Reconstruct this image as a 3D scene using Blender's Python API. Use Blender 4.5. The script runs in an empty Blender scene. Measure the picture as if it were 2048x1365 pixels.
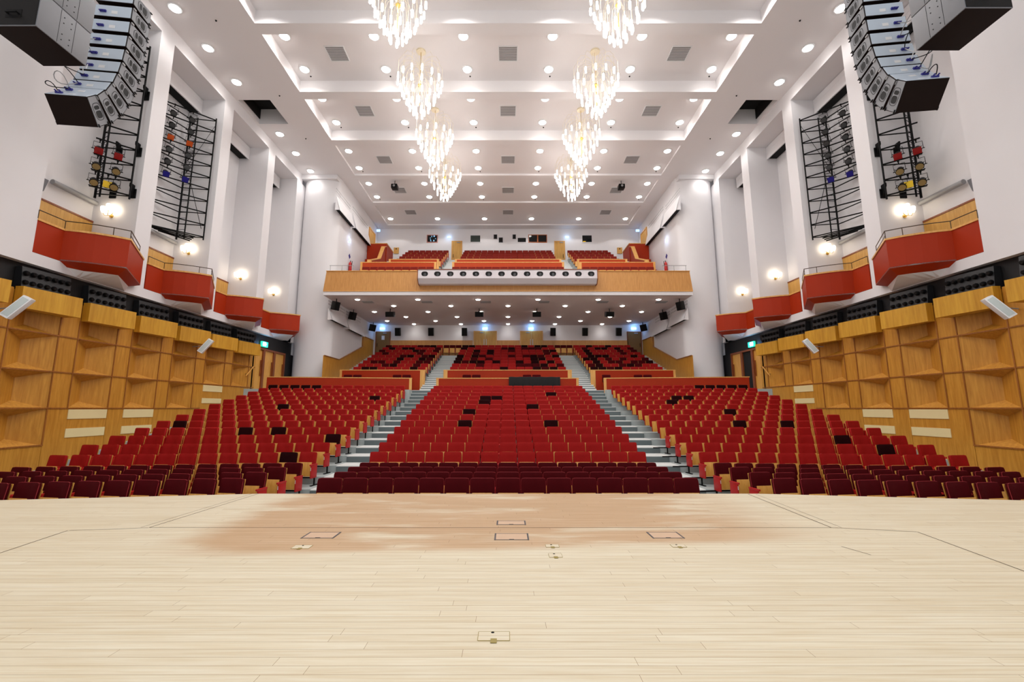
import bpy, bmesh, math, random
from mathutils import Vector, Matrix
random.seed(7)
D = bpy.data; SC = bpy.context.scene; COL = SC.collection
PI = math.pi; R = math.radians
ORD = ['first','second','third','fourth','fifth','sixth','seventh','eighth','ninth','tenth','eleventh','twelfth',
       'thirteenth','fourteenth','fifteenth','sixteenth','seventeenth','eighteenth']

# ------------------------------------------------------------------ materials
def N(nt, typ, **kw):
    n = nt.nodes.new(typ)
    for k, v in kw.items():
        if k in n.inputs: n.inputs[k].default_value = v
        else: setattr(n, k, v)
    return n
def srgb(c):
    f = lambda v: (v/255/12.92 if v/255 <= .04045 else ((v/255+.055)/1.055)**2.4)
    return (f(c[0]), f(c[1]), f(c[2]), 1)
def base_mat(name):
    m = D.materials.new(name); m.use_nodes = True
    nt = m.node_tree; b = nt.nodes['Principled BSDF']
    return m, nt, b
def plain(name, c, rough=.5, metal=0, var=.06, scale=3.0, bump=0, sheen=0, spec=.5):
    m, nt, b = base_mat(name)
    tc = N(nt, 'ShaderNodeTexCoord'); no = N(nt, 'ShaderNodeTexNoise'); no.inputs['Scale'].default_value = scale
    no.inputs['Detail'].default_value = 4
    nt.links.new(tc.outputs['Object'], no.inputs['Vector'])
    mx = N(nt, 'ShaderNodeMixRGB'); col = srgb(c)
    mx.inputs[1].default_value = tuple(v*(1-var) for v in col[:3])+(1,)
    mx.inputs[2].default_value = tuple(min(1, v*(1+var)) for v in col[:3])+(1,)
    nt.links.new(no.outputs['Fac'], mx.inputs[0]); nt.links.new(mx.outputs[0], b.inputs['Base Color'])
    b.inputs['Roughness'].default_value = rough; b.inputs['Metallic'].default_value = metal
    b.inputs['Specular IOR Level'].default_value = spec
    if sheen:
        b.inputs['Sheen Weight'].default_value = sheen; b.inputs['Sheen Roughness'].default_value = .4
        b.inputs['Sheen Tint'].default_value = srgb((255, 120, 110))
    if bump:
        n2 = N(nt, 'ShaderNodeTexNoise'); n2.inputs['Scale'].default_value = 90
        bp = N(nt, 'ShaderNodeBump'); bp.inputs['Strength'].default_value = bump
        nt.links.new(tc.outputs['Object'], n2.inputs['Vector'])
        nt.links.new(n2.outputs['Fac'], bp.inputs['Height']); nt.links.new(bp.outputs[0], b.inputs['Normal'])
    return m
def wood(name, c1, c2, rough=.4, stretch=(6, 6, .5), per_obj=True, scale=2.2):
    m, nt, b = base_mat(name)
    tc = N(nt, 'ShaderNodeTexCoord'); mp = N(nt, 'ShaderNodeMapping'); mp.inputs['Scale'].default_value = stretch
    nt.links.new(tc.outputs['Object'], mp.inputs['Vector'])
    if per_obj:
        oi = N(nt, 'ShaderNodeObjectInfo'); ml = N(nt, 'ShaderNodeMath', operation='MULTIPLY'); ml.inputs[1].default_value = 40
        nt.links.new(oi.outputs['Random'], ml.inputs[0]); nt.links.new(ml.outputs[0], mp.inputs['Location'])
    no = N(nt, 'ShaderNodeTexNoise'); no.inputs['Scale'].default_value = scale; no.inputs['Detail'].default_value = 6
    no.inputs['Roughness'].default_value = .62; no.inputs['Distortion'].default_value = .6
    nt.links.new(mp.outputs[0], no.inputs['Vector'])
    rp = N(nt, 'ShaderNodeValToRGB'); rp.color_ramp.elements[0].position = .3; rp.color_ramp.elements[1].position = .72
    rp.color_ramp.elements[0].color = srgb(c1); rp.color_ramp.elements[1].color = srgb(c2)
    nt.links.new(no.outputs['Fac'], rp.inputs[0]); nt.links.new(rp.outputs[0], b.inputs['Base Color'])
    b.inputs['Roughness'].default_value = rough
    return m
def glow(name, c, strength):
    m, nt, b = base_mat(name)
    b.inputs['Base Color'].default_value = srgb(c); b.inputs['Emission Color'].default_value = srgb(c)
    b.inputs['Emission Strength'].default_value = strength
    return m
def stage_mat():
    m, nt, b = base_mat('stage_planks')
    tc = N(nt, 'ShaderNodeTexCoord')
    br = N(nt, 'ShaderNodeTexBrick'); br.offset = 0; br.offset_frequency = 2
    br.inputs['Scale'].default_value = 1; br.inputs['Brick Width'].default_value = 2.3; br.inputs['Row Height'].default_value = .095
    br.inputs['Mortar Size'].default_value = .0016; br.inputs['Mortar Smooth'].default_value = .2
    br.inputs['Color1'].default_value = srgb((224, 216, 194)); br.inputs['Color2'].default_value = srgb((217, 207, 183))
    br.inputs['Mortar'].default_value = srgb((150, 126, 92))
    sp0 = N(nt, 'ShaderNodeSeparateXYZ'); nt.links.new(tc.outputs['Object'], sp0.inputs[0])
    dv = N(nt, 'ShaderNodeMath', operation='DIVIDE'); dv.inputs[1].default_value = .095; nt.links.new(sp0.outputs[1], dv.inputs[0])
    fl = N(nt, 'ShaderNodeMath', operation='FLOOR'); nt.links.new(dv.outputs[0], fl.inputs[0])
    wh = N(nt, 'ShaderNodeTexWhiteNoise', noise_dimensions='1D'); nt.links.new(fl.outputs[0], wh.inputs['W'])
    mm = N(nt, 'ShaderNodeMath', operation='MULTIPLY_ADD'); mm.inputs[1].default_value = 2.3; nt.links.new(wh.outputs['Value'], mm.inputs[0]); nt.links.new(sp0.outputs[0], mm.inputs[2])
    cb = N(nt, 'ShaderNodeCombineXYZ'); nt.links.new(mm.outputs[0], cb.inputs[0]); nt.links.new(sp0.outputs[1], cb.inputs[1])
    nt.links.new(cb.outputs[0], br.inputs['Vector'])
    mp = N(nt, 'ShaderNodeMapping'); mp.inputs['Scale'].default_value = (.8, 22, 1)
    nt.links.new(tc.outputs['Object'], mp.inputs['Vector'])
    g = N(nt, 'ShaderNodeTexNoise'); g.inputs['Scale'].default_value = 1.6; g.inputs['Detail'].default_value = 8; g.inputs['Roughness'].default_value = .65
    nt.links.new(mp.outputs[0], g.inputs['Vector'])
    gr = N(nt, 'ShaderNodeValToRGB'); gr.color_ramp.elements[0].position = .36; gr.color_ramp.elements[1].position = .62
    gr.color_ramp.elements[0].color = srgb((226, 204, 164)); gr.color_ramp.elements[1].color = (1, 1, 1, 1)
    nt.links.new(g.outputs['Fac'], gr.inputs[0])
    mu = N(nt, 'ShaderNodeMixRGB', blend_type='MULTIPLY'); mu.inputs[0].default_value = .4
    nt.links.new(br.outputs['Color'], mu.inputs[1]); nt.links.new(gr.outputs[0], mu.inputs[2])
    # soft-edged patch of darker brown tint over the pit cover
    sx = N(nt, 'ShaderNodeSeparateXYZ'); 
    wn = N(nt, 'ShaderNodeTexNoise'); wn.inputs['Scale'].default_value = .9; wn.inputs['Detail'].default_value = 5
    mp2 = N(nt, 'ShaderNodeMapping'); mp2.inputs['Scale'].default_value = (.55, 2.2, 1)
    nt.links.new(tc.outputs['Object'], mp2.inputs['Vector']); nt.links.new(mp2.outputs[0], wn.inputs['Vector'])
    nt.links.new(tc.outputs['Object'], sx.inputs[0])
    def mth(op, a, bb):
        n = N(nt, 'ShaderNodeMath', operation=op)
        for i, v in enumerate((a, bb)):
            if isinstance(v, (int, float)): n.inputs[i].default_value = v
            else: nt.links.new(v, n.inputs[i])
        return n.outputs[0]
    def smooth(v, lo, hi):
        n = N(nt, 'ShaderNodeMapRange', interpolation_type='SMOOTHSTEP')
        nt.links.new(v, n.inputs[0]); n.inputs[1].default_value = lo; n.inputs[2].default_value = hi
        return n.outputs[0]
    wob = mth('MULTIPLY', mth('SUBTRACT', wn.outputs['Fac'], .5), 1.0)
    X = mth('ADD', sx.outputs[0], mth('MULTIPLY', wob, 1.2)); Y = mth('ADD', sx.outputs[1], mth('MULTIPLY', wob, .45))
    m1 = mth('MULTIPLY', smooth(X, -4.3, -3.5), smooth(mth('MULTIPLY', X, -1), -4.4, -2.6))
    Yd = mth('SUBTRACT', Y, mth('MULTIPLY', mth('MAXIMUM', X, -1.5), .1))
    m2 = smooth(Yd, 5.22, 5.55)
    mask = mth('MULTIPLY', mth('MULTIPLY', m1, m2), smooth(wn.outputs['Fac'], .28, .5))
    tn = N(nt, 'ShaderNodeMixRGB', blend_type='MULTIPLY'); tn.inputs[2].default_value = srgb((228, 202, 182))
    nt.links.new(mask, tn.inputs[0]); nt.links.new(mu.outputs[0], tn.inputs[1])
    nt.links.new(tn.outputs[0], b.inputs['Base Color']); b.inputs['Roughness'].default_value = .5
    b.inputs['Specular IOR Level'].default_value = .3
    return m

WHITE = plain('white_plaster', (226, 224, 226), .7, var=.02, scale=1.2, spec=.2)
WHITEC = plain('white_ceiling_paint', (232, 229, 230), .7, var=.012, scale=.8, spec=.2)
WHITEG = plain('white_satin_metal', (228, 230, 232), .35, var=.02)
CREAM = plain('cream_panel', (228, 210, 158), .6, var=.03)
OAK = wood('honey_oak', (176, 116, 32), (210, 152, 58), .42)
OAKB = wood('golden_oak', (186, 130, 26), (216, 164, 52), .42, stretch=(5, 5, .35))
OAKR = wood('oak_rail', (132, 78, 26), (166, 104, 42), .45)
BEECH = wood('beech_ply', (206, 146, 58), (228, 172, 88), .4, stretch=(9, 9, 1))
FASCIA = wood('fascia_oak', (184, 126, 62), (214, 158, 90), .42, stretch=(9, 9, .35), scale=3)
CAPW = wood('cap_oak', (206, 146, 70), (232, 178, 100), .4)
DOORW = wood('door_oak', (190, 138, 60), (216, 166, 84), .45)
DOORD = plain('brown_door', (126, 92, 48), .5)
MAHO = wood('mahogany_frame', (112, 52, 18), (146, 74, 30), .4)
ORANGE = plain('terracotta_paint', (162, 44, 8), .5, var=.05, scale=1.5, spec=.2)
ORANGED = plain('terracotta_paint_light', (182, 66, 24), .5, var=.05, scale=1.5, spec=.2)
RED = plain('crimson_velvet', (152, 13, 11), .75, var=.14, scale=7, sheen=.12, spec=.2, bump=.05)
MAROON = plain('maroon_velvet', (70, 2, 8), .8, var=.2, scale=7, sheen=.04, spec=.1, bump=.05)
DARKV = plain('black_red_velvet', (34, 2, 5), .85, var=.2, scale=7, sheen=.02, spec=.1)
BRICKV = plain('rust_velvet', (116, 22, 8), .75, var=.14, scale=7, sheen=.08, spec=.2)
REDP = plain('red_arm_vinyl', (176, 18, 20), .45, var=.05)
BLACK = plain('black_steel', (10, 10, 11), .5, var=.05, spec=.15)
BLACKW = plain('black_wall', (14, 14, 16), .55, var=.1)
BLACKP = plain('black_plastic', (10, 10, 11), .4, var=.05, spec=.2)
GREY = plain('grey_vinyl', (168, 178, 178), .55, var=.05, scale=6)
GREYD = plain('grey_cabinet', (112, 114, 120), .42, var=.05)
GREYL = plain('light_grey_metal', (196, 210, 224), .35, metal=.1, var=.05)
GREYT = plain('grey_trunking', (150, 150, 152), .5)
BROWNB = plain('brown_black_cabinet', (25, 13, 9), .6, var=.1, spec=.12)
GOLD = plain('brass', (206, 172, 92), .25, metal=.8)
CHAMP = plain('champagne_metal', (232, 222, 196), .35, metal=.3)
TREAD = plain('tread_vinyl', (212, 216, 214), .55, var=.04, scale=6); RISER = plain('riser_vinyl', (92, 104, 106), .6, var=.05, scale=6)
GLASSD = plain('dark_booth_glass', (14, 20, 22), .06, var=.3)
GLASSG = plain('grey_green_booth_glass', (58, 68, 64), .15, var=.1)
DARK = plain('dark_void', (6, 6, 7), .9)
ORF = plain('orange_wood_frame', (172, 88, 30), .4)
BLUE = plain('blue_plug', (36, 34, 128), .4)
REDX = plain('extinguisher_red', (186, 22, 18), .3)
LIGHT = glow('lamp_white', (255, 250, 244), 14)
BULB = glow('bulb_white', (255, 250, 246), 6.5)
SCON = glow('sconce_shade', (255, 240, 214), 6)
EXITG = glow('exit_green', (40, 190, 150), 1.6)
EXITW = glow('exit_white', (225, 250, 255), 3)
BLUEL = glow('blue_lamp', (140, 190, 255), 2.2)
GELR = plain('red_gel', (150, 8, 14), .25); GELA = plain('straw_gel', (150, 128, 82), .25); GELO = plain('orange_gel', (206, 84, 18), .25)
GELB = plain('blue_gel', (24, 22, 130), .25); GELY = plain('yellow_gel', (236, 196, 10), .4); LENS = plain('clear_lens', (70, 72, 74), .1)
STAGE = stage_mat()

# ------------------------------------------------------------------ mesh helpers
class MB:
    def __init__(s): s.v = []; s.f = []; s.m = []; s.sm = []
    def add(s, vs, fs, mi=0, smooth=False):
        o = len(s.v); s.v += [tuple(v) for v in vs]
        for f in fs: s.f.append([i+o for i in f]); s.m.append(mi); s.sm.append(smooth)
        return s
    def box(s, x0, x1, y0, y1, z0, z1, mi=0):
        return s.prism([(x0, y0), (x1, y0), (x1, y1), (x0, y1)], z0, z1, mi)
    def prism(s, poly, z0, z1, mi=0):            # plan polygon extruded in z
        n = len(poly)
        vs = [(p[0], p[1], z0) for p in poly]+[(p[0], p[1], z1) for p in poly]
        fs = [list(range(n))[::-1], list(range(n, 2*n))]+[[i, (i+1) % n, (i+1) % n+n, i+n] for i in range(n)]
        return s.add(vs, fs, mi)
    def hexa(s, b, t, mi=0):                       # bottom loop, top loop of 3D points
        n = len(b)
        fs = [list(range(n))[::-1], list(range(n, 2*n))]+[[i, (i+1) % n, (i+1) % n+n, i+n] for i in range(n)]
        return s.add(list(b)+list(t), fs, mi)
    def tube(s, pts, r, n=6, mi=0, smooth=True, close=True):
        pts = [Vector(p) for p in pts]; vs = []; fs = []
        rs = r if isinstance(r, (list, tuple)) else [r]*len(pts)
        for i, p in enumerate(pts):
            d = (pts[min(i+1, len(pts)-1)]-pts[max(i-1, 0)]).normalized()
            up = Vector((0, 0, 1)) if abs(d.z) < .9 else Vector((0, 1, 0))
            a = d.cross(up).normalized(); b = d.cross(a)
            for k in range(n):
                t = 2*PI*k/n
                vs.append(p+(a*math.cos(t)+b*math.sin(t))*rs[i])
        for i in range(len(pts)-1):
            for k in range(n):
                fs.append([i*n+k, i*n+(k+1) % n, (i+1)*n+(k+1) % n, (i+1)*n+k])
        if close: fs += [list(range(n))[::-1], [(len(pts)-1)*n+k for k in range(n)]]
        return s.add(vs, fs, mi, smooth)
    def lathe(s, prof, n=16, c=(0, 0, 0), mi=0, smooth=True):
        vs = []; fs = []
        for r, z in prof:
            for k in range(n):
                t = 2*PI*k/n; vs.append((c[0]+r*math.cos(t), c[1]+r*math.sin(t), c[2]+z))
        for i in range(len(prof)-1):
            for k in range(n): fs.append([i*n+k, i*n+(k+1) % n, (i+1)*n+(k+1) % n, (i+1)*n+k])
        fs += [list(range(n))[::-1], [(len(prof)-1)*n+k for k in range(n)]]
        return s.add(vs, fs, mi, smooth)
    def rbox(s, cx, cy, cz, w, d, h, r, mi=0, M=None, seg=2, taper=1.0):
        bm = bmesh.new(); bmesh.ops.create_cube(bm, size=1)
        for v in bm.verts:
            k = taper if v.co.z > 0 else 1
            v.co = Vector((v.co.x*w*k, v.co.y*d, v.co.z*h))
        bmesh.ops.bevel(bm, geom=bm.edges[:], offset=r, segments=seg, affect='EDGES', profile=.6)
        M = M or Matrix.Identity(4); T = Matrix.Translation((cx, cy, cz)) @ M
        bm.verts.index_update()
        vs = [T @ v.co for v in bm.verts]; fs = [[v.index for v in f.verts] for f in bm.faces]; bm.free()
        return s.add(vs, fs, mi, True)
    def xf(s, M): s.v = [tuple(M @ Vector(v)) for v in s.v]; return s
    def join(s, o, M=None, mis=None):
        vs = [tuple(M @ Vector(v)) for v in o.v] if M else o.v
        k = len(s.v); s.v += vs
        for f, mi, sm in zip(o.f, o.m, o.sm):
            s.f.append([i+k for i in f]); s.m.append(mis[mi] if mis else mi); s.sm.append(sm)
        return s
    def mesh(s, name, mats):
        me = D.meshes.new(name); me.from_pydata(s.v, [], s.f)
        for m in (mats if isinstance(mats, (list, tuple)) else [mats]): me.materials.append(m)
        me.polygons.foreach_set('material_index', s.m); me.polygons.foreach_set('use_smooth', s.sm)
        bm = bmesh.new(); bm.from_mesh(me); bmesh.ops.recalc_face_normals(bm, faces=bm.faces[:]); bm.to_mesh(me); bm.free()
        if any(s.sm):
            try: me.set_sharp_from_angle(angle=R(40))
            except Exception: pass
        me.update(); return me
ORG = {}
def tag(o, label=None, cat=None, group=None, kind=None):
    for k, v in (('label', label), ('category', cat), ('group', group), ('kind', kind)):
        if v: o[k] = v
    return o
def thing(name, label, cat, loc=(0, 0, 0), group=None, rz=0):
    o = D.objects.new(name, None); COL.objects.link(o); o.location = loc; o.rotation_euler = (0, 0, rz)
    o.empty_display_size = .2; ORG[o.name] = Vector(loc) if rz == 0 else None
    return tag(o, label, cat, group)
def part(mb, name, mats, parent, local=False):
    me = mb.mesh(name, mats)
    o = D.objects.new(name, me); COL.objects.link(o); o.parent = parent
    org = ORG.get(parent.name); ORG[o.name] = org
    if not local and org is not None and org.length > 0: me.transform(Matrix.Translation(-org))
    return o
def solo(mb, name, mats, label=None, cat=None, group=None, kind=None):
    me = mb.mesh(name, mats)
    co = [v.co for v in me.vertices]
    lo = [min(c[i] for c in co) for i in range(3)]; hi = [max(c[i] for c in co) for i in range(3)]
    org = Vector(((lo[0]+hi[0])/2, (lo[1]+hi[1])/2, lo[2])) if kind != 'structure' else Vector((0, 0, 0))
    me.transform(Matrix.Translation(-org))
    o = D.objects.new(name, me); COL.objects.link(o); o.location = org; ORG[o.name] = org
    return tag(o, label, cat, group, kind)
def structure(mb, name, mats): return solo(mb, name, mats, kind='structure')
def dup(root, loc, rz=0, label=None, group=None):
    c = root.copy(); COL.objects.link(c); c.location = loc; c.rotation_euler = (0, 0, rz)
    if label: c['label'] = label
    if group: c['group'] = group
    for ch in root.children:
        d = ch.copy(); COL.objects.link(d); d.parent = c
        for g in ch.children:
            e = g.copy(); COL.objects.link(e); e.parent = d
    return c
def lamp(kind, name, loc, energy, color=(1, .97, .94), parent=None, rot=(0, 0, 0), **kw):
    l = D.lights.new(name, kind); l.energy = energy; l.color = color
    for k, v in kw.items(): setattr(l, k, v)
    o = D.objects.new(name, l); COL.objects.link(o); o.rotation_euler = rot
    if parent is not None:
        o.parent = parent; o.location = Vector(loc)-Vector(parent.location)
    else: o.location = loc
    return o
SIDE = {-1: 'left', 1: 'right'}

# ------------------------------------------------------------------ camera, world, view
cam = D.cameras.new('camera'); co = D.objects.new('camera', cam); COL.objects.link(co); SC.camera = co
co.location = (0, 0, 1.6); co.rotation_euler = (R(90+8.69), 0, 0)
cam.sensor_width = 36; cam.sensor_fit = 'HORIZONTAL'; cam.lens = 880/2048*36
cam.shift_x = (1024-1016)/2048; cam.clip_end = 200; cam.clip_start = .05
W = D.worlds.new('world'); SC.world = W; W.use_nodes = True
W.node_tree.nodes['Background'].inputs[0].default_value = (.93, .96, 1, 1)
W.node_tree.nodes['Background'].inputs[1].default_value = .85
SC.view_settings.view_transform = 'Standard'; SC.view_settings.look = 'None'
SC.view_settings.exposure = .32; SC.view_settings.gamma = 1
try:
    SC.cycles.use_denoising = True; SC.cycles.max_bounces = 6; SC.cycles.glossy_bounces = 2; SC.cycles.transmission_bounces = 2
    SC.cycles.use_adaptive_sampling = True; SC.cycles.adaptive_threshold = .03
except Exception: pass

# ------------------------------------------------------------------ seating plan
C8, S8 = math.cos(R(8)), math.sin(R(8))
RY = [9.87+.908*(n-1) for n in range(1, 18)]                 # backrest plane of rows 1..17 in the centre block
RZ = [-.85+.21*max(0, n-4) for n in range(1, 18)]
Y2 = [29.1+.93*k for k in range(9)]; Z2 = [3.37+.315*k for k in range(9)]
YB = [31.8, 32.6, 33.5, 34.4, 35.4]; ZB = [11.8, 12.26, 12.76, 13.26, 13.78]
CROSS = 2.62

# ------------------------------------------------------------------ structure: floors
mb = MB()
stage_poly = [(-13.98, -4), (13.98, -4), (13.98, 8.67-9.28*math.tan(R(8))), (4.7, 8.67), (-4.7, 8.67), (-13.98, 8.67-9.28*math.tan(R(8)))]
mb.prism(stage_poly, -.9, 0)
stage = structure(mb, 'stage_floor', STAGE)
mb = MB()
def groove(a, b, w=.012):
    a, b = Vector((a[0], a[1], 0)), Vector((b[0], b[1], 0)); d = (b-a).normalized(); n = Vector((-d.y, d.x, 0))*w/2
    mb.add([a-n+Vector((0, 0, .001)), b-n+Vector((0, 0, .001)), b+n+Vector((0, 0, .001)), a+n+Vector((0, 0, .001))], [[0, 1, 2, 3]])
groove((-4.86, 6.28), (-4.72, 8.66), .014); groove((-4.98, 6.28), (-4.84, 8.66), .008)
groove((4.38, 6.28), (4.52, 8.62), .016); groove((4.52, 6.28), (4.66, 8.62), .008)
groove((-4.86, 6.27), (4.4, 6.27), .016); groove((-5.8, 6.13), (-4.86, 6.26), .012); groove((4.38, 6.27), (5.35, 6.07), .014)
groove((-5.82, 6.13), (-5.67, 5.21), .014); groove((-5.67, 5.21), (-5.5, 2.6), .014); groove((5.35, 6.06), (5.12, 4.66), .014); groove((5.12, 4.66), (4.9, 2.6), .014)
groove((3.9, 5.45), (4.0, 5.15), .012)
part(mb, 'joint', plain('dark_joint', (74, 54, 30), .8), stage)

mb = MB()                                                     # raked floor of the stalls
def tierpoly(n, x0, x1, side):
    y0, y1 = RY[n]-.74, RY[n]+.168
    if n == 0: y0 = 8.75
    if n == 16: y1 = RY[n]+.25
    if side == 0: return [(x0, y0), (x1, y0), (x1, y1), (x0, y1)]
    yy = lambda y, x: y-(abs(x)-5.5)*math.tan(R(8))
    if n == 0: return [(x0, 6.9), (x1, 8.4), (x1, yy(y1, x1)), (x0, yy(y1, x0))] if side < 0 else [(x0, 8.4), (x1, 6.9), (x1, yy(y1, x1)), (x0, yy(y1, x0))]
    return [(x0, yy(y0, x0)), (x1, yy(y0, x1)), (x1, yy(y1, x1)), (x0, yy(y1, x0))]
for n in range(17):
    mb.prism(tierpoly(n, -4.1, 4.1, 0), -1.1, RZ[n]); mb.prism(tierpoly(n, -14.2, -5.5, -1), -1.1, RZ[n]); mb.prism(tierpoly(n, 5.5, 14.2, 1), -1.1, RZ[n])
mb.box(-4.1, 4.1, 24.62, 28.3, -1.1, CROSS)
for s in (-1, 1):
    y = lambda x: 24.62-(abs(x)-5.5)*math.tan(R(8))
    mb.prism([(s*5.5, y(5.5)), (s*14.2, y(14.2)), (s*14.2, 28.3), (s*5.5, 28.3)], -1.1, CROSS)
for k in range(9):                                             # tiers under the balcony
    y0 = Y2[k]-.76; y1 = Y2[k]+.17 if k < 8 else 37.1
    for a, b in ((-10.38, -5.4), (-3.9, 3.9), (5.4, 10.38)): mb.box(a, b, y0, y1, 2, Z2[k])
structure(mb, 'auditorium_floor', GREY)
class STEP(MB):
    nose = .12
    def box(s, x0, x1, y0, y1, z0, z1, mi=0, rise=.2):
        zn = z1-rise*s.nose
        vs = [(x0, y0, z0), (x1, y0, z0), (x1, y1, z0), (x0, y1, z0), (x0, y0, z1), (x1, y0, z1), (x1, y1, z1), (x0, y1, z1), (x0, y0, zn), (x1, y0, zn)]
        s.add(vs, [[4, 5, 6, 7], [8, 9, 5, 4]], 0); return s.add(vs, [[0, 1, 9, 8], [1, 2, 6, 5, 9], [2, 3, 7, 6], [3, 0, 8, 4, 7]], 1)
mb = STEP()                                                   # aisle steps
for s in (-1, 1):
    x0, x1 = sorted((s*4.1, s*5.5)); mb.nose = .12
    for n in range(17):
        mb.box(x0, x1, RY[n]-.8 if n else 8.75, RY[n]+.12, -1.1, RZ[n]-.002)
    for i, (a, z) in enumerate(((24.5, 2.07), (24.8, 2.27), (25.1, 2.45))): mb.box(x0, x1, a, a+.31, -1.1, z)
    mb.box(x0, x1, 25.4, 27.3, -1.1, CROSS)
    ztop = Z2[8]; nst = 22; ys = 27.0; mb.nose = .4
    for a, b in ((3.9, 5.4), (10.38, 11.5)):
        xa, xb = sorted((s*a, s*b))
        for i in range(nst):
            mb.box(xa, xb, ys+i*.43, ys+(i+1)*.43+.01 if i < nst-1 else 37.1, 2, CROSS+(ztop-CROSS)*(i+1)/nst)
structure(mb, 'aisle_floor_steps', [TREAD, RISER])

# ------------------------------------------------------------------ structure: walls
XO = 15.95; XB = 15.7; XF = 14.0
PIERS = [(15.7, 16.4), (19.75, 20.45), (23.8, 24.5)]
for s in (-1, 1):
    mb = MB()
    bx = lambda a, b, *r: mb.box(*sorted((s*a, s*b)), *r)
    bx(XF, XO, -4, 12.4, 5.8, 17.32)                           # plain wall at the proscenium
    for a, b in PIERS: bx(XF, XO, a, b, 6.15, 16.7)
    bx(XB, XO, 12.4, 28, 6.15, 16.7); bx(14.0, XO, 27.3, 28.6, 5.8, 16.7)
    bx(XF, XO, 12.4, 28, 16.7, 17.32); bx(XF, XO, 12.4, 28, 5.8, 6.15)
    bx(14.5, XO, -4, 28.6, -1.2, 5.8)
    bx(XF, 14.6, 24.0, 24.12, CROSS, 5.0)
    structure(mb, 'wall_'+SIDE[s], WHITE)
    mb = MB(); bx = lambda a, b, *r: mb.box(*sorted((s*a, s*b)), *r)
    bx(14.22, 14.5, 6, 28.6, 4.9, 5.8); bx(14.05, 14.5, 27.62, 28.6, CROSS, 5.0)
    structure(mb, 'wall_'+SIDE[s]+'_black_band', BLACKW)
    # white boxes with a dark slot high in each bay
    for i, (a, b) in enumerate(((12.4, 15.7), (16.4, 19.75), (20.45, 23.8), (24.5, 27.2))):
        pos = ['above the loge nearest the stage', 'above the second loge', 'above the third loge', 'beside the round column'][i]
        t = thing('slot_vent_box', 'white slotted box atop the %s wall recess %s' % (SIDE[s], pos), 'vent', (s*15.4, (a+b)/2, 16.1), 'slotted boxes in the wall recesses')
        m = MB(); xx = sorted((s*15.1, s*15.16)); m.box(*xx, a+.01, b-.01, 15.95, 16.395); xx = sorted((s*15.1, s*15.69)); m.box(*xx, a+.01, b-.01, 16.4, 16.68); part(m, 'housing', WHITE, t)
        m = MB(); xx = sorted((s*15.17, s*15.69)); m.box(*xx, a+.01, b-.01, 16.02, 16.38); part(m, 'slot', DARK, t)
    # round column where the hall narrows
    mb = MB(); poly = [(s*(12.75+1.25*math.cos(t)), 28.55-.65*math.sin(t)) for t in [PI*i/20 for i in range(21)]]
    poly += [(s*11.5, 29.1), (s*15, 29.1), (s*15, 28.6), (s*14.0, 28.6)]
    mb.prism(poly, -1, 17.3)
    for f in range(len(mb.sm)): mb.sm[f] = True
    structure(mb, 'column_'+SIDE[s], WHITE)
    mb = MB(); mb.prism([(s*14.02, 27.84), (s*11.6, 27.84), (s*11.6, 28.9), (s*14.02, 28.9)], 17.0, 17.32); structure(mb, 'trim_'+SIDE[s]+'_capital', WHITE)
    # narrower rear side wall
    mb = MB(); xx = sorted((s*11.5, s*12.5)); mb.box(*xx, 29.1, 37.3, 2, 17.4); structure(mb, 'wall_'+SIDE[s]+'_rear', WHITE)
mb = MB()
mb.box(-12.5, 12.5, 37, 37.4, 2, 17.6)
structure(mb, 'wall_back', WHITE)
# wood wainscots under the balcony
mb = MB(); mb.box(-10.0, -3.0, 36.94, 37, 5.9, 7.3); mb.box(-.95, 1.0, 36.94, 37, 5.9, 7.3); mb.box(2.95, 10.2, 36.94, 37, 5.9, 7.3)
structure(mb, 'trim_back_wainscot', FASCIA)
for s in (-1, 1):
    mb = MB(); prof = [(27.2, CROSS), (27.2, 4.86), (29.65, 4.86), (34.25, 6.4), (34.25, 7.24), (37, 7.3), (37, 5.9), (29.3, CROSS)]
    mb.hexa([(s*11.5, y, z) for y, z in prof], [(s*11.44, y, z) for y, z in prof])
    structure(mb, 'trim_'+SIDE[s]+'_wainscot', OAK)
    mb = MB()
    cap = prof[1:6]
    for (ya, za), (yb, zb) in zip(cap, cap[1:]): mb.tube([(s*11.42, ya, za), (s*11.42, yb, zb)], .03, 4, smooth=False)
    structure(mb, 'trim_'+SIDE[s]+'_wainscot_cap', OAKR)

# ------------------------------------------------------------------ structure: ceiling
BE = [(11.9, 12.45), (15.95, 16.5), (19.93, 20.47), (23.95, 24.5), (27.95, 28.5), (31.98, 32.5)]
mb = MB()
HX = 10.45; ZC = 17.3; ZR = 17.92
for s in (-1, 1):                                              # side soffits, with the hatch opening
    bx = lambda a, b, *r: mb.box(*sorted((s*a, s*b)), *r)
    bx(HX, 12.26, -4, 37.2, ZC, ZC+.9); bx(12.26, 16, -4, 20.52, ZC, ZC+.3); bx(12.26, 16, 22.45, 37.2, ZC, ZC+.9)
    bx(13.9, 16, 20.52, 22.45, ZC, ZC+.5)
for a, b in BE: mb.box(-HX, HX, a, b, ZC, ZR)
mb.box(-HX, HX, -4, 8.4, ZC, ZR); mb.box(-HX, HX, 36.2, 37.2, ZC, ZR)
bays = [(8.4, 11.9)]+[(BE[i][1], BE[i+1][0]) for i in range(5)]+[(32.5, 36.2)]
for i, (a, b) in enumerate(bays):
    z = ZR if i < 4 else 17.42
    mb.box(-HX-.1, HX+.1, a-.1, b+.1, z, z+.3)
structure(mb, 'ceiling', WHITEC)
mb = MB()
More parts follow.
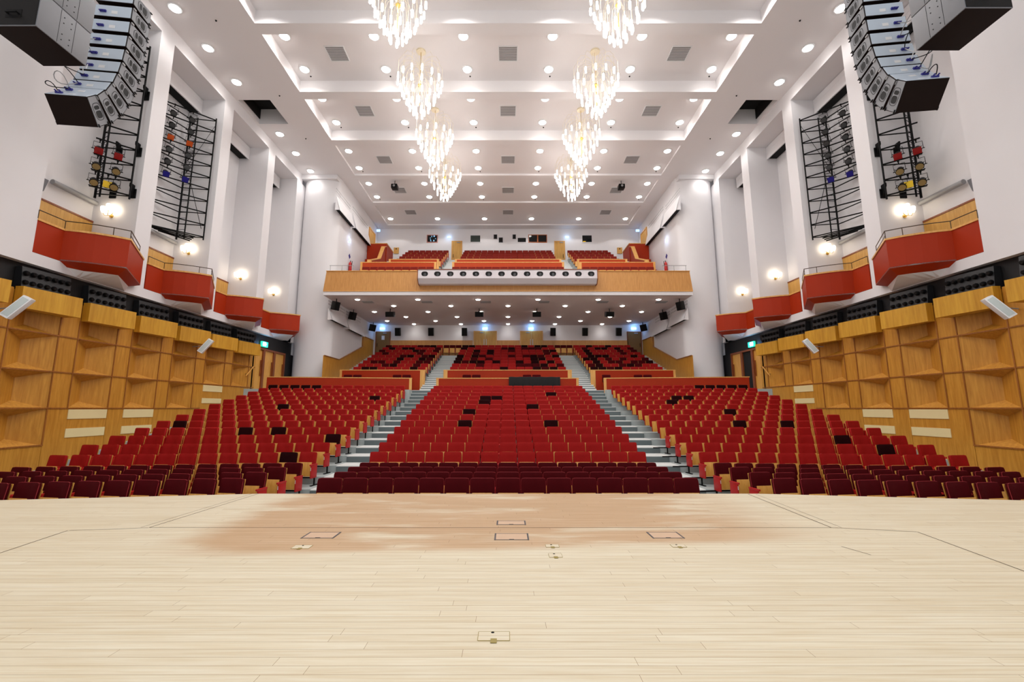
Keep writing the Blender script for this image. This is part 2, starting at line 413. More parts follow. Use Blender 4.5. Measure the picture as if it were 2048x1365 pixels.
for s in (-1, 1):
    xx = sorted((s*12.2, s*14)); mb.box(*xx, 20.4, 22.5, ZC+.9, ZC+1.0); xx = sorted((s*12.2, s*12.26)); mb.box(*xx, 20.5, 22.45, ZC+.01, ZC+.9)
    mb.box(*sorted((s*12.26, s*13.9)), 20.45, 20.52, ZC+.02, ZC+.9); mb.box(*sorted((s*13.86, s*13.9)), 20.52, 22.45, ZC+.3, ZC+.9)
structure(mb, 'ceiling_hatch_void', DARK)
# balcony slab, fascia, tiers
mb = MB(); mb.box(-11.6, 11.6, 26.93, 37, 8.62, 8.9); structure(mb, 'ceiling_under_balcony', plain('balcony_soffit_paint', (214, 200, 198), .7, var=.01, spec=.2))
mb = MB(); mb.box(-11.6, 11.6, 26.86, 26.98, 8.62, 8.86); structure(mb, 'trim_balcony_edge', WHITE)
mb = MB(); mb.hexa([(-11.62, 26.84, 8.87), (11.62, 26.84, 8.87), (11.62, 27.1, 8.87), (-11.62, 27.1, 8.87)], [(-11.5, 26.9, 10.18), (11.5, 26.9, 10.18), (11.5, 27.1, 10.18), (-11.5, 27.1, 10.18)])
structure(mb, 'wall_balcony_fascia', FASCIA)
mb = MB(); mb.box(-11.52, 11.52, 26.86, 27.16, 10.18, 10.22); mb.box(-11.6, 11.6, 26.82, 26.9, 8.85, 8.89); structure(mb, 'trim_balcony_cap', CAPW)
mb = MB(); mb.box(-11.5, 11.5, 27.1, 37, 8.9, 9.7); mb.box(-11.5, 11.5, 30.7, 37, 9.7, 10.8)
for k in range(5):
    y0 = YB[k]-.72; y1 = YB[k]+.18 if k < 4 else 37
    for a, b in ((-8.6, -4.95), (-3.8, 3.8), (4.95, 8.6)): mb.box(a, b, y0, y1, 10.6, ZB[k])
mb.box(-10, 10, 35.6, 37, 10.6, ZB[4])
structure(mb, 'balcony_floor', GREY)
mb = STEP(); mb.nose = .42
for s in (-1, 1):
    for a, b in ((3.8, 4.95), (8.6, 9.9)):
        xa, xb = sorted((s*a, s*b)); nst = 14
        for i in range(nst):
            y = 28.6+i*.5; mb.box(xa, xb, y, y+.51, 9.6, 9.7+(ZB[4]-9.7)*(i+1)/nst, 0, .29)
structure(mb, 'balcony_stair_floor', [TREAD, RISER])

# ------------------------------------------------------------------ acoustic wall panels, nozzles
BAY = [10.07+2.033*i for i in range(7)]
ROWS0 = [.5, .5, 1.6, 1.6, 1.6, 2.7, 2.7]
RAILS = [.5, 1.6, 2.71, 3.83]
WHERE = ['partly cut off beside the stage', 'the one with relief down to the seats', 'second from the stage, above two cream grilles', 'third from the stage, above two cream grilles',
         'fourth from the stage, without cream grilles', 'fifth from the stage, above two small cream grilles', 'at the far end beside the doors']
def side_floor(x, y):
    for n in range(16, -1, -1):
        if y >= RY[n]-.74-(abs(x)-5.5)*math.tan(R(8)): return RZ[n]
    return -.85
for s in (-1, 1):
    for i, y0 in enumerate(BAY):
        y1 = y0+1.42; y2 = y0+2.033; x = s*XF; zf = side_floor(14, y0)+.003
        if i < 2: zf = -.84
        t = thing('acoustic_wall_panel', 'oak acoustic panel on the %s wall, %s' % (SIDE[s], WHERE[i]), 'wall panel', (x, (y0+y2)/2, zf), 'oak acoustic panels along the %s wall' % SIDE[s])
        zr = [z for z in RAILS if z >= ROWS0[i]-.02]
        m = MB(); m.box(*sorted((x, s*14.45)), y1+.012, y2, zf, 5.0); part(m, 'flat_panel', OAK, t)
        m = MB(); m.box(*sorted((x, s*14.45)), y0, y1-.001, zf, zr[0]-.012); part(m, 'base_panel', OAK, t)
        for z0, z1 in zip(zr, zr[1:]+[4.95]):
            m = MB(); dp = .36; h = .23; ym = (y0+y1)/2; xb = s*(XF+dp)
            A = [(x, y0, z0), (x, y1, z0), (x, y1, z1), (x, y0, z1)]; b0 = (xb, ym, z0+h); b1 = (xb, ym, z1-h)
            m.add(A+[b0, b1], [[0, 4, 5, 3], [1, 2, 5, 4], [0, 1, 4], [3, 5, 2]])
            o = part(m, 'niche', OAK, t)
        m = MB(); f = .02
        for z in zr: m.box(*sorted((s*(XF-.025), s*(XF+.02))), y0-.02, y2-.03 if z > 1 else y1+.02, z-f, z+f)
        for yy in (y0, y1): m.box(*sorted((s*(XF-.02), s*(XF+.02))), yy-.016, yy+.016, zr[0], 4.42)
        part(m, 'frame', OAKR, t)
        m = MB(); poly = [(x, y0+.03), (s*13.77, y0+.03), (s*13.5, y0+1.52), (x, y0+1.52)]; m.prism(poly, 4.42, 5.04); part(m, 'top_box', OAKB, t)
        if i in (2, 3, 5):
            for za, zb in (((1.26, 1.56), (.68, .96)) if i < 5 else ((2.37, 2.66), (1.83, 2.06))):
                m = MB(); m.box(*sorted((s*(XF-.02), s*(XF+.01))), y0+.04, y1-.02, za, zb); part(m, 'grille', CREAM, t)
        # nozzle panel standing on the box
        yA, yB = y0+.12, y0+1.38; xa, xc = 13.95, 13.78
        t2 = thing('nozzle_panel', 'black nozzle panel above the %s oak wall, %s' % (SIDE[s], ['cut off beside the stage', 'nearest the stage', 'second from the stage', 'third from the stage', 'fourth from the stage', 'fifth from the stage', 'at the far end'][i]),
                   'air nozzle panel', (s*xc, (yA+yB)/2, 5.05), 'black nozzle panels on the %s wall' % SIDE[s])
        m = MB(); m.hexa([(s*xa, yA, 5.05), (s*xc, yB, 5.05), (s*14.2, yB, 5.05), (s*14.2, yA, 5.05)], [(s*(xa+.06), yA, 5.66), (s*(xc+.06), yB, 5.66), (s*14.2, yB, 5.66), (s*14.2, yA, 5.66)])
        part(m, 'backplate', plain('black_plate', (26, 27, 30), .4) if 'black_plate' not in D.materials else D.materials['black_plate'], t2)
        nd = Vector((-s*(yB-yA), s*0, 0)); dv = Vector((s*(xc-xa), yB-yA, 0)).normalized(); nv = Vector((-s*dv.y, s*dv.x, -.08)).normalized()
        nn = 7 if i == 1 else 6
        for r_ in range(2):
            for k in range(nn):
                q = (k+.5)/nn; p = Vector((s*(xa+(xc-xa)*q+.02), yA+(yB-yA)*q, 5.2+r_*.27))
                m = MB(); m.tube([p-nv*.02, p+nv*.02, p+nv*.07, p+nv*.075, p+nv*.03], [.075, .075, .052, .04, .03], 10); part(m, 'nozzle', BLACKP, t2)
    # white tilted column loudspeakers
    for i, (yy, nm) in enumerate(((11.75, 'beside the oak panel nearest the stage'), (19.3, 'between two oak panel tops farther along'))):
        t = thing('column_speaker', 'white tilted column loudspeaker on the %s wall, %s' % (SIDE[s], nm), 'loudspeaker', (s*13.42, yy-.1, 4.0), 'white column loudspeakers')
        k = 1.0
        a = Vector((s*13.5, yy-.18, 4.02)); b = Vector((s*13.22, yy+.1, 4.62)); ax = (b-a).normalized(); u = Vector((-s*.35, -.93, 0)).normalized(); w = ax.cross(u).normalized()
        m = MB(); M = Matrix((u, w, ax)).transposed().to_4x4(); c = (a+b)/2
        m.rbox(c.x, c.y, c.z, .2, .22, .72, .02, M=M); part(m, 'cabinet', WHITEG, t)
        m = MB(); g = c-w*.0+u*.102; m.rbox(g.x, g.y, g.z, .012, .16, .62, .003, M=M); part(m, 'grille', plain('speaker_cloth', (190, 200, 200), .8) if 'speaker_cloth' not in D.materials else D.materials['speaker_cloth'], t)
        m = MB(); m.tube([c, (s*14.0, yy+.05, 4.3)], .02, 6); part(m, 'bracket', GREYT, t)
    # sloping handrail at the far end
    m = MB(); m.tube([(s*13.9, 23.35, 3.3), (s*13.9, 23.98, 3.85)], .03, 8)
    h = solo(m, 'wall_handrail', BEECH, 'short sloping beech handrail on the %s oak wall near the doors' % SIDE[s], 'handrail')
    m = MB(); m.tube([(s*13.9, 23.45, 3.4), (s*14.02, 23.45, 3.4)], .012, 5); m.tube([(s*13.9, 23.88, 3.76), (s*14.02, 23.88, 3.76)], .012, 5); part(m, 'bracket', BLACK, h)
    # side doors
    for i, (a, b) in enumerate(((24.1, 25.05), (25.25, 26.2), (26.4, 27.45))):
        mb = MB(); xx = sorted((s*14.02, s*14.22))
        mb.box(*xx, a-.09, a, CROSS, 4.9); mb.box(*xx, b, b+.1, CROSS, 4.9); mb.box(*xx, a-.09, b+.1, 4.9, 5.0)
        dn = D.objects.new('x', None)
        o = structure(mb, 'door_%d' % (i+1+(3 if s > 0 else 0)), MAHO)
        opened = s > 0 and i == 1
        m = MB(); m.box(*sorted((s*14.1, s*14.15)), a, b, CROSS, 4.9); part(m, 'leaf' if not opened else 'opening', BEECH if not opened else DARK, o)
        if not opened:
            m = MB(); m.tube([(s*14.06, b-.12, 3.4), (s*14.06, b-.12, 4.3)], .03, 6); part(m, 'handle', MAHO, o)
    # exit sign above the doors
    yy = 25.3
    t = thing('exit_sign', 'glowing green exit sign on the black band above the %s side doors' % SIDE[s], 'sign', (s*14.2, yy, 5.12), 'exit signs')
    m = MB(); m.box(*sorted((s*14.1, s*14.21)), yy-.3, yy+.3, 5.12, 5.42); part(m, 'housing', EXITG, t)
    m = MB(); xx = sorted((s*14.09, s*14.1))
    m.box(*xx, yy-.24, yy-.05, 5.16, 5.38)                                    # doorway
    m.box(*xx, yy+.0, yy+.05, 5.33, 5.39); m.box(*xx, yy+.0, yy+.07, 5.24, 5.32); m.box(*xx, yy+.07, yy+.13, 5.28, 5.31); m.box(*xx, yy+.04, yy+.07, 5.15, 5.24); m.box(*xx, yy-.04, yy+.01, 5.2, 5.24)
    part(m, 'running_figure', EXITW, t)
    lamp('POINT', 'exit_sign_light', (s*13.9, yy, 5.3), 6, (.25, .5, 1), t, shadow_soft_size=.02)
    t = thing('wall_loudspeaker', 'small black loudspeaker on the %s black band before the exit sign' % SIDE[s], 'loudspeaker', (s*14.1, 23.9, 5.3))
    m = MB(); m.rbox(s*14.02, 23.9, 5.45, .22, .25, .3, .02); part(m, 'cabinet', BLACKP, t); m = MB(); m.tube([(s*14.02, 23.9, 5.45), (s*14.24, 23.9, 5.5)], .02); part(m, 'bracket', BLACK, t)

# ------------------------------------------------------------------ loges (theatre boxes)
def offset_path(pts, d):
    out = []
    for i, p in enumerate(pts):
        a = Vector(pts[max(i-1, 0)]); b = Vector(pts[min(i+1, len(pts)-1)]); t = (b-a).normalized()
        out.append((p[0]-t.y*d, p[1]+t.x*d))
    return out
NTH = ['nearest the stage', 'second from the stage', 'third from the stage', 'farthest from the stage']
for s in (-1, 1):
    for i in range(4):
        oy = 4.05*i
        path = [(s*14.0, 12.4+oy), (s*14.0, 13.2+oy), (s*13.64, 13.33+oy), (s*13.28, 13.5+oy), (s*12.93, 13.72+oy), (s*12.6, 14.0+oy), (s*13.8, 16.0+oy-.15*(i == 3))]
        ins = offset_path(path, -s*.08)
        t = thing('theatre_loge', 'terracotta loge projecting from the %s wall, %s' % (SIDE[s], NTH[i]), 'theatre box', (s*13.4, 14.2+oy, 6.15), 'loges along the %s wall' % SIDE[s])
        m = MB()
        for k in range(6):
            a, b, c, d = path[k], path[k+1], ins[k+1], ins[k]
            m.prism([a, b, c, d], 6.16, 7.14)
        m.sm = [True]*len(m.f); part(m, 'front_panel', ORANGE, t)
        m = MB(); o2 = offset_path(path, s*.03); i2 = offset_path(path, -s*.11)
        for k in range(6): m.prism([o2[k], o2[k+1], i2[k+1], i2[k]], 7.14, 7.2)
        part(m, 'top_cap', CAPW, t)
        # underside: red chamfer, then plaster running back to the wall
        r0 = [Vector((p[0], p[1], 6.16)) for p in path[1:]]
        cx_ = Vector((s*14.0, 14.7+oy, 0))
        r1 = [Vector((p.x+(cx_.x-p.x)*.32, p.y+(cx_.y-p.y)*.32, 6.0)) for p in r0]; r1[0] = Vector((s*14, r0[0].y+.25, 6.02))
        m = MB(); n = len(r0); m.add(r0+r1, [[k, k+1, n+k+1, n+k] for k in range(n-1)]); part(m, 'underside_chamfer', ORANGE, t)
        r2 = [Vector((s*13.99, p.y, 5.82)) for p in r1]
        m = MB(); m.add(r1+r2, [[k, k+1, n+k+1, n+k] for k in range(n-1)]); part(m, 'underside', WHITE, t)
        m = MB(); m.prism(path[1:]+[(s*14.0, path[6][1])], 6.16, 6.2); part(m, 'floor_plate', GREY, t)
        if i < 2:
            m = MB(); top = [(p[0], p[1], 7.46) for p in path[:6]]; m.tube(top, .016, 5)
            e = [(path[5][0], path[5][1], 7.46), (path[6][0]+(path[5][0]-path[6][0])*.35, path[6][1]+(path[5][1]-path[6][1])*.35, 7.42)]; m.tube(e, .016, 5)
            e2 = [(a, b, c-.16) for a, b, c in e]; m.tube(e2, .012, 5)
            for p in (path[0], path[1], path[4], path[5]): m.tube([(p[0], p[1], 7.2), (p[0], p[1], 7.46)], .012, 5)
            m.tube([(e[1][0], e[1][1], 7.2), e[1]], .012, 5)
            part(m, 'handrail', plain('bronze_rail', (70, 52, 34), .35, metal=.5) if 'bronze_rail' not in D.materials else D.materials['bronze_rail'], t)
        # oak dado on the recess wall behind the loge
        ya, yb = (12.42, 15.69) if i == 0 else (PIERS[i-1][1]+.01, (PIERS+[(27.2, 0)])[i][0]-.01)
        mb = MB(); mb.box(*sorted((s*15.62, s*15.7)), ya, yb, 6.16, 8.5)
        o = structure(mb, 'trim_%s_%d' % (SIDE[s], i+1), DOORW)
        m = MB(); m.box(*sorted((s*15.6, s*15.7)), ya, yb, 8.5, 8.56); part(m, 'cap', MAHO, o)
        # sconce on the pier face
        yp = (PIERS+[(27.3, 0)])[i][0]; xs = 14.95; zs = 8.86
        t = thing('wall_sconce', 'lit brass wall sconce on the pier face above the %s loge %s' % (SIDE[s], NTH[i]), 'wall lamp', (s*xs, yp, zs), 'brass wall sconces')
        m = MB(); m.tube([(s*xs, yp-.001, zs-.1), (s*xs, yp-.03, zs-.1)], .07, 12); m.tube([(s*xs, yp-.03, zs-.1), (s*xs, yp-.12, zs-.12)], .018, 6); part(m, 'backplate', GOLD, t)
        for k in (-1, 0, 1):
            bxp = s*xs+k*.2; hz = zs+.08+(.1 if k == 0 else 0)
            m = MB(); m.tube([(s*xs, yp-.12, zs-.12), (s*xs+k*.12, yp-.17, zs-.14), (bxp, yp-.17, hz-.1)], .01, 5); a = part(m, 'arm', GOLD, t)
            m = MB(); m.lathe([(.035, -.1), (.07, -.02), (.085, .1), (.06, .14)], 10, (bxp, yp-.17, hz)); part(m, 'shade', SCON, a)
        # small grey monitor and trunking in the recess
        if i < 3:
            t = thing('monitor_speaker', 'small grey wedge loudspeaker on the recess wall above the %s loge %s' % (SIDE[s], NTH[i]), 'loudspeaker', (s*15.5, ya+1.1, 8.7), 'small recess loudspeakers')
            m = MB(); m.hexa([(s*15.62, ya+1.0, 8.75), (s*15.45, ya+1.05, 8.75), (s*15.45, ya+1.3, 8.75), (s*15.62, ya+1.35, 8.75)], [(s*15.66, ya+.95, 9.15), (s*15.38, ya+1.02, 9.15), (s*15.38, ya+1.34, 9.15), (s*15.66, ya+1.4, 9.15)]); part(m, 'cabinet', GREYD, t)
            m = MB(); m.tube([(s*15.6, ya+1.17, 8.95), (s*15.7, ya+1.17, 8.95)], .03); part(m, 'bracket', BLACK, t)
        if i < 2:
            m = MB(); m.tube([(s*15.55, ya+1.6, 9.25), (s*15.55, yb-.05, 9.25)], .09, 10); solo(m, 'cable_trunking', GREYT, 'grey round trunking along the recess wall above the %s loge %s' % (SIDE[s], NTH[i]), 'trunking')

# ------------------------------------------------------------------ lighting ladders and spotlights
def make_spot(gel):
    t = thing('stage_spotlight', 'x', 'spotlight')
    m = MB(); prof = [(.05, -.2), (.1, -.17), (.115, -.05), (.115, .1), (.13, .12), (.13, .15), (.09, .15)]
    m.lathe(prof, 14); m.xf(Matrix.Rotation(R(90), 4, 'X'))               # axis along -Y
    part(m, 'body', BLACK, t, True)
    m = MB(); m.box(-.12, .12, -.175, -.16, -.12, .12) if gel is not LENS and gel is not GELA else m.lathe([(.11, 0), (.11, .012)], 16).xf(Matrix.Translation((0, -.16, 0)) @ Matrix.Rotation(R(90), 4, 'X'))
    part(m, 'gel_filter', gel, t, True)
    m = MB(); m.tube([(-.16, 0, 0), (-.16, 0, .26), (.16, 0, .26), (.16, 0, 0)], .011, 5); m.tube([(-.2, 0, 0), (.2, 0, 0)], .016, 5); part(m, 'yoke', BLACK, t, True)
    m = MB(); m.tube([(0, 0, .26), (0, 0, .36)], .018, 6); m.box(-.03, .03, -.03, .03, .34, .41); part(m, 'clamp', BLACK, t, True)
    m = MB()
    for k in range(4):
        a = k*PI/2+PI/4; m.box(-.006, .006, -.17, -.13, -.02, .02) if False else m.tube([(math.cos(a)*.12, -.15, math.sin(a)*.12), (math.cos(a)*.19, -.17, math.sin(a)*.19)], .012, 4)
    part(m, 'shutter_knob', BLACK, t, True)
    return t
PROTO = {}
def put_spot(gname, gel, loc, tilt, yaw, label, group):
    if gname not in PROTO: PROTO[gname] = o = make_spot(gel)
    else: o = dup(PROTO[gname], (0, 0, 0))
    o.location = loc; o.rotation_euler = (tilt, 0, yaw); o['label'] = label; o['group'] = group
for s in (-1, 1):
    sd = SIDE[s]
    for w in (0, 1):
        oy = 4.05*w; U = (s*14.2, 15.5+oy); M1 = (s*15.3, 15.3+oy); M2 = (s*14.95, 15.3+oy)
        L = (s*15.03, 14.75) if w == 0 else (s*15.66, 18.1)
        nl = 11; z0 = 9.5; dz = .62 if w == 0 else .595
        t = thing('lighting_ladder', 'black steel lighting ladder in the %s wall recess %s' % (sd, 'behind the hanging loudspeakers' if w == 0 else 'second from the stage'), 'lighting rig', (s*14.9, 15.2+oy, 9.3), 'black lighting ladders')
        m = MB(); m.tube([(U[0], U[1], 9.35), (U[0], U[1], z0+dz*(nl-1)+.1)], .032, 6); part(m, 'upright', BLACK, t)
        m = MB(); m.tube([(M1[0], M1[1], 9.3), (M1[0], M1[1], z0+dz*(nl-1)+.1)], .04, 6)
        m.tube([(M2[0] if w else M1[0]+s*-.17, M2[1], 9.35), (M2[0] if w else M1[0]+s*-.17, M2[1], z0+dz*(nl-1))], .03, 6)
        xa, xb = M1[0], (M2[0] if w else M1[0]-s*.17)
        for k in range(22 if w else 28): 
            zz = 9.5+k*(.28 if w else .22); m.tube([(xa, M1[1], zz), (xb, M2[1], zz+(0 if w else .12))], .012, 4)
        part(m, 'mast', BLACK, t)
        for k in range(nl):
            z = z0+dz*k
            m = MB(); m.tube([(U[0], U[1], z), (L[0], L[1], z)], .028, 6); m.tube([(U[0], U[1], z-.03), (M1[0], M1[1], z-.03)], .024, 5)
            if w: m.tube([(L[0], L[1], z-.06), (M1[0], M1[1], z-.06)], .026, 5)
            part(m, 'arm_frame', BLACK, t)
        if w:
            m = MB(); m.tube([(U[0], U[1]-.05, 15.1), (M1[0], M1[1]-.05, 12.6)], .012, 4); m.tube([(M2[0], M2[1]-.05, 12.2), (U[0]+s*.15, U[1], 9.9)], .014, 4); part(m, 'brace', BLACK, t)
            m = MB()
            for k in range(4): m.tube([(L[0]-s*.1*k, L[1]-.1+.12*k, 9.46-.05*k), (U[0]+s*(.2+.1*k), U[1]-.25+.03*k, 9.4-.05*k)], .03, 5)
            part(m, 'stowed_bar', BLACK, t)
        else:
            for zz in (9.9, 11.6, 14.0):
                for q in (0, 1):
                    xq = U[0]+s*(.02+q*.75)
                    m = MB(); m.hexa([(xq, U[1]+.0, zz), (xq+s*.05, U[1], zz), (xq+s*.05, 15.7, zz-.4), (xq, 15.7, zz-.4)], [(xq, U[1], zz+.12), (xq+s*.05, U[1], zz+.12), (xq+s*.05, 15.7, zz+.1), (xq, 15.7, zz+.1)])
                    m.box(*sorted((xq-s*.08, xq+s*.16)), 15.66, 15.7, zz-.42, zz-.05); part(m, 'wall_bracket', BLACK, t)
        aim = math.atan2(-s*14.5, 14)                               # yaw towards the stage centre
        yaw = s*R(-48)
        if w == 0:
            for k, cols in enumerate(((('r', GELR), ('r', GELR)), (('a', GELA), ('a', GELA)), (('a', GELA), ('a', GELA)))):
                lvl = (3, 2, 1)[k]; z = z0+dz*lvl
                for q, tt in enumerate((.42, .9)):
                    gn, gl = cols[q]
                    x = U[0]+(L[0]-U[0])*tt; y = U[1]+(L[1]-U[1])*tt
                    put_spot(gn, gl, (x, y, z-.42), R(38), yaw, '%s spotlight behind the %s line array, %s, %s end' % ('red gelled' if gn == 'r' else 'straw tinted', sd, ['on the red pair arm', 'arm under the red pair', 'lowest lamp arm'][k], ['outer', 'wall'][q]), 'spotlights on the %s ladders' % sd)
            x = U[0]+(L[0]-U[0])*.62; y = U[1]+(L[1]-U[1])*.62
            put_spot('y', GELY, (x+s*.05, y+.1, z0+dz-.4), R(12), yaw, 'spotlight with bright yellow filter low on the ladder behind the %s loudspeaker array' % sd, 'spotlights on the %s ladders' % sd)
        else:
            seq = [('l', LENS), ('l', LENS), ('o', GELO), ('l', LENS), ('l', LENS), ('b', GELB)] if s < 0 else [('l', LENS)]*5+[('b', GELB)]
            for k, (gn, gl) in enumerate(seq):
                z = z0+dz*(10-k)
                for q, tt in enumerate((.46, .80)):
                    x = U[0]+(L[0]-U[0])*tt*1.0; y = U[1]+(L[1]-U[1])*tt
                    put_spot(gn, gl, (x, y, z-.42), R(38), yaw, '%s spotlight, %s arm down of the second %s lighting ladder, %s' % ({'l': 'clear black', 'o': 'orange gelled', 'b': 'blue gelled'}[gn], ORD[k], sd, ['outer one', 'one nearer the wall'][q]), 'spotlights on the %s ladders' % sd)

# ------------------------------------------------------------------ hanging loudspeakers
DP, HF, HR, WW = .75, .5, .38, 1.02
def make_cab(s):                                                 # s: which x side faces the hall middle
    t = thing('line_array_speaker', 'x', 'loudspeaker')
    zr = (HF-HR)/2; w = WW/2
    m = MB(); m.hexa([(-w, -DP, zr), (w, -DP, zr), (w, 0, .004), (-w, 0, .004)], [(-w, -DP, zr+HR), (w, -DP, zr+HR), (w, 0, HF-.004), (-w, 0, HF-.004)]); part(m, 'cabinet', BROWNB, t, True)
    m = MB(); m.hexa([(-w+.01, -DP-.012, zr+.012), (w-.01, -DP-.012, zr+.012), (w-.01, -DP+.0, zr+.012), (-w+.01, -DP, zr+.012)], [(-w+.01, -DP-.012, zr+HR-.012), (w-.01, -DP-.012, zr+HR-.012), (w-.01, -DP, zr+HR-.012), (-w+.01, -DP, zr+HR-.012)]); o = part(m, 'rear_panel', GREYL, t, True)
    m = MB(); m.box(-.08+s*.05, .08+s*.05, -DP-.018, -DP-.012, zr+.1, zr+.2); part(m, 'label_window', WHITEG, o, True)
    m = MB(); m.rbox(-s*.25, -DP-.03, zr+.16, .17, .05, .07, .012); m.tube([(-s*.25-.05, -DP-.05, zr+.16), (-s*.25-.05, -DP-.1, zr+.12)], .02); m.tube([(-s*.25+.05, -DP-.05, zr+.16), (-s*.25+.05, -DP-.1, zr+.12)], .02); part(m, 'connector', BLUE, t, True)
    for q in (-1, 1):
        X = q*(w+.012); p = [(-DP+.02, zr+.015), (-.02, .02), (-.02, HF-.02), (-DP+.02, zr+HR-.015)]
        m = MB(); m.hexa([(q*w, y, z) for y, z in p], [(X, y, z) for y, z in p]); o = part(m, 'side_panel', GREYD, t, True)
        cy_, cz_ = -.36, HF/2
        def ring(a, b, n=20, e=3.2):
            return [(math.copysign(abs(math.cos(th))**(2/e)*a, math.cos(th)), math.copysign(abs(math.sin(th))**(2/e)*b, math.sin(th))) for th in [2*PI*k/n for k in range(n)]]
        m = MB(); n = 20; r1 = ring(.22, .16); r2 = ring(.205, .145)
        m.add([(X+q*.004, cy_+a, cz_+b) for a, b in r1]+[(X+q*.004, cy_+a, cz_+b) for a, b in r2], [[k, (k+1) % n, n+(k+1) % n, n+k] for k in range(n)])
        r3 = ring(.05, .1, 16); r4 = ring(.095, .115, 16)
        m.add([(X+q*.004, cy_-.1+a, cz_+b) for a, b in r3], [list(range(16))]); m.add([(X+q*.004, cy_+.07+a, cz_+b) for a, b in r4], [list(range(16))])
        part(m, 'handle_recess', BLACK, o, True)
        m = MB()
        m.rbox(X+q*.012, -DP+.07, zr+HR-.0, .03, .1, .05, .008); part(m, 'rigging_bracket', GREYT, o, True)
        for zz in (.05, HF-.05): m = MB(); m.rbox(X+q*.01, -.03, zz, .03, .09, .025, .006); part(m, 'rigging_pin', BLACK, o, True)
    return t
ANG = [45, 33, 23, 15, 9, 5, 3, 1.5, 0, 0]
for s, xc, f0, yawd in ((-1, -11.98, (11.2, 9.37), 7), (1, 11.0, (10.78, 9.5), -7)):
    pr = make_cab(-s); y, z = f0
    for k, a in enumerate(ANG):
        o = pr if k == 0 else dup(pr, (0, 0, 0))
        o.location = (xc, y, z); o.rotation_euler = (-R(a), 0, R(yawd))
        o['label'] = 'hanging line array loudspeaker by the %s wall, %s in the column' % (SIDE[s], 'lowest' if k == 0 else ORD[k]+' from the bottom')
        o['group'] = 'line array by the %s wall' % SIDE[s]
        y += (HF+.012)*math.sin(R(a)); z += (HF+.012)*math.cos(R(a))
    # signal cables looping between the connectors at the back
    P_ = []; y, z = f0
    for a in ANG[:7]:
        c, sn = math.cos(R(a)), math.sin(R(a)); yw = R(yawd)
        ly, lz = -DP-.09, (HF-HR)/2+.13
        yy = ly*c+lz*sn; P_.append(Vector((xc+s*.25*1-math.sin(yw)*yy*1.0, y+yy, z-ly*sn+lz*c)))
        y += (HF+.012)*math.sin(R(a)); z += (HF+.012)*math.cos(R(a))
    cn = ['black', 'grey', 'dark', 'white', 'long black', 'upper grey']
    for k in range(6):
        A_, B_ = P_[k], P_[k+1]; bul = .28+.12*((k*7) % 3); ofs = .12*((k*5) % 4-1.5)
        pts = []
        for q in range(13):
            u = q/12; w_ = math.sin(u*PI); p = A_.lerp(B_, u); pts.append(p+Vector((ofs*w_+.05*math.sin(u*7+k), -bul*w_, .22*math.sin(u*2*PI)*(1 if k % 2 else .4))))
        m = MB(); m.tube(pts, .012, 5); solo(m, 'signal_cable', [BLACK, GREYT, BLACK, WHITEG, BLACK, GREYT][k], '%s cable between the %s and %s line array speakers by the %s wall' % (cn[k], 'lowest' if k == 0 else ORD[k], ORD[k+1], SIDE[s]), 'cable')
    sx0, sx1, sy0, sy1, sz = ((-11.95, -10.85, 8.9, 10.12, 10.3) if s < 0 else (10.23, 11.3, 8.6, 9.8, 10.46))
    for k in range(2):
        zb = sz+k*.94
        t = thing('bass_loudspeaker', '%s grey hanging bass loudspeaker near the %s wall' % (['lower', 'upper'][k], SIDE[s]), 'loudspeaker', ((sx0+sx1)/2, (sy0+sy1)/2, zb), 'hanging bass loudspeakers')
        m = MB(); m.rbox((sx0+sx1)/2, (sy0+sy1)/2, zb+.46, sx1-sx0, sy1-sy0, .92, .012); part(m, 'cabinet', GREYD, t)
        m = MB(); m.box(sx0+.02, sx1-.02, sy0+.02, sy1-.02, zb-.006, zb+.01); part(m, 'base_panel', BROWNB, t)
        m = MB(); m.box(sx0+.02, sx1-.02, sy0-.008, sy0+.01, zb+.02, zb+.9); o = part(m, 'rear_panel', BLACKP, t)
        m = MB(); xm = (sx0+sx1)/2; m.tube([(xm-.12, sy0-.01, zb+.3), (xm-.12, sy0-.07, zb+.3), (xm+.12, sy0-.07, zb+.3), (xm+.12, sy0-.01, zb+.3)], .02, 6); m.box(xm-.18, xm+.18, sy0-.012, sy0, zb+.2, zb+.42); part(m, 'handle', BLACK, o)
        X = sx1 if s < 0 else sx0; e = .004*(-s)
        m = MB()
        for yy in (sy0+.46, sy0+.82): m.box(*sorted((X, X+e)), yy, yy+.006, zb+.02, zb+.9)
        part(m, 'panel_seam', BLACK, t)
        m = MB()
        for yy in (sy0+.55, sy0+.73):
            for zz in (.15, .3, .6, .75): m.tube([(X, yy, zb+zz), (X+e*2, yy, zb+zz)], .013, 8)
        part(m, 'rigging_hole', BLACK, t)

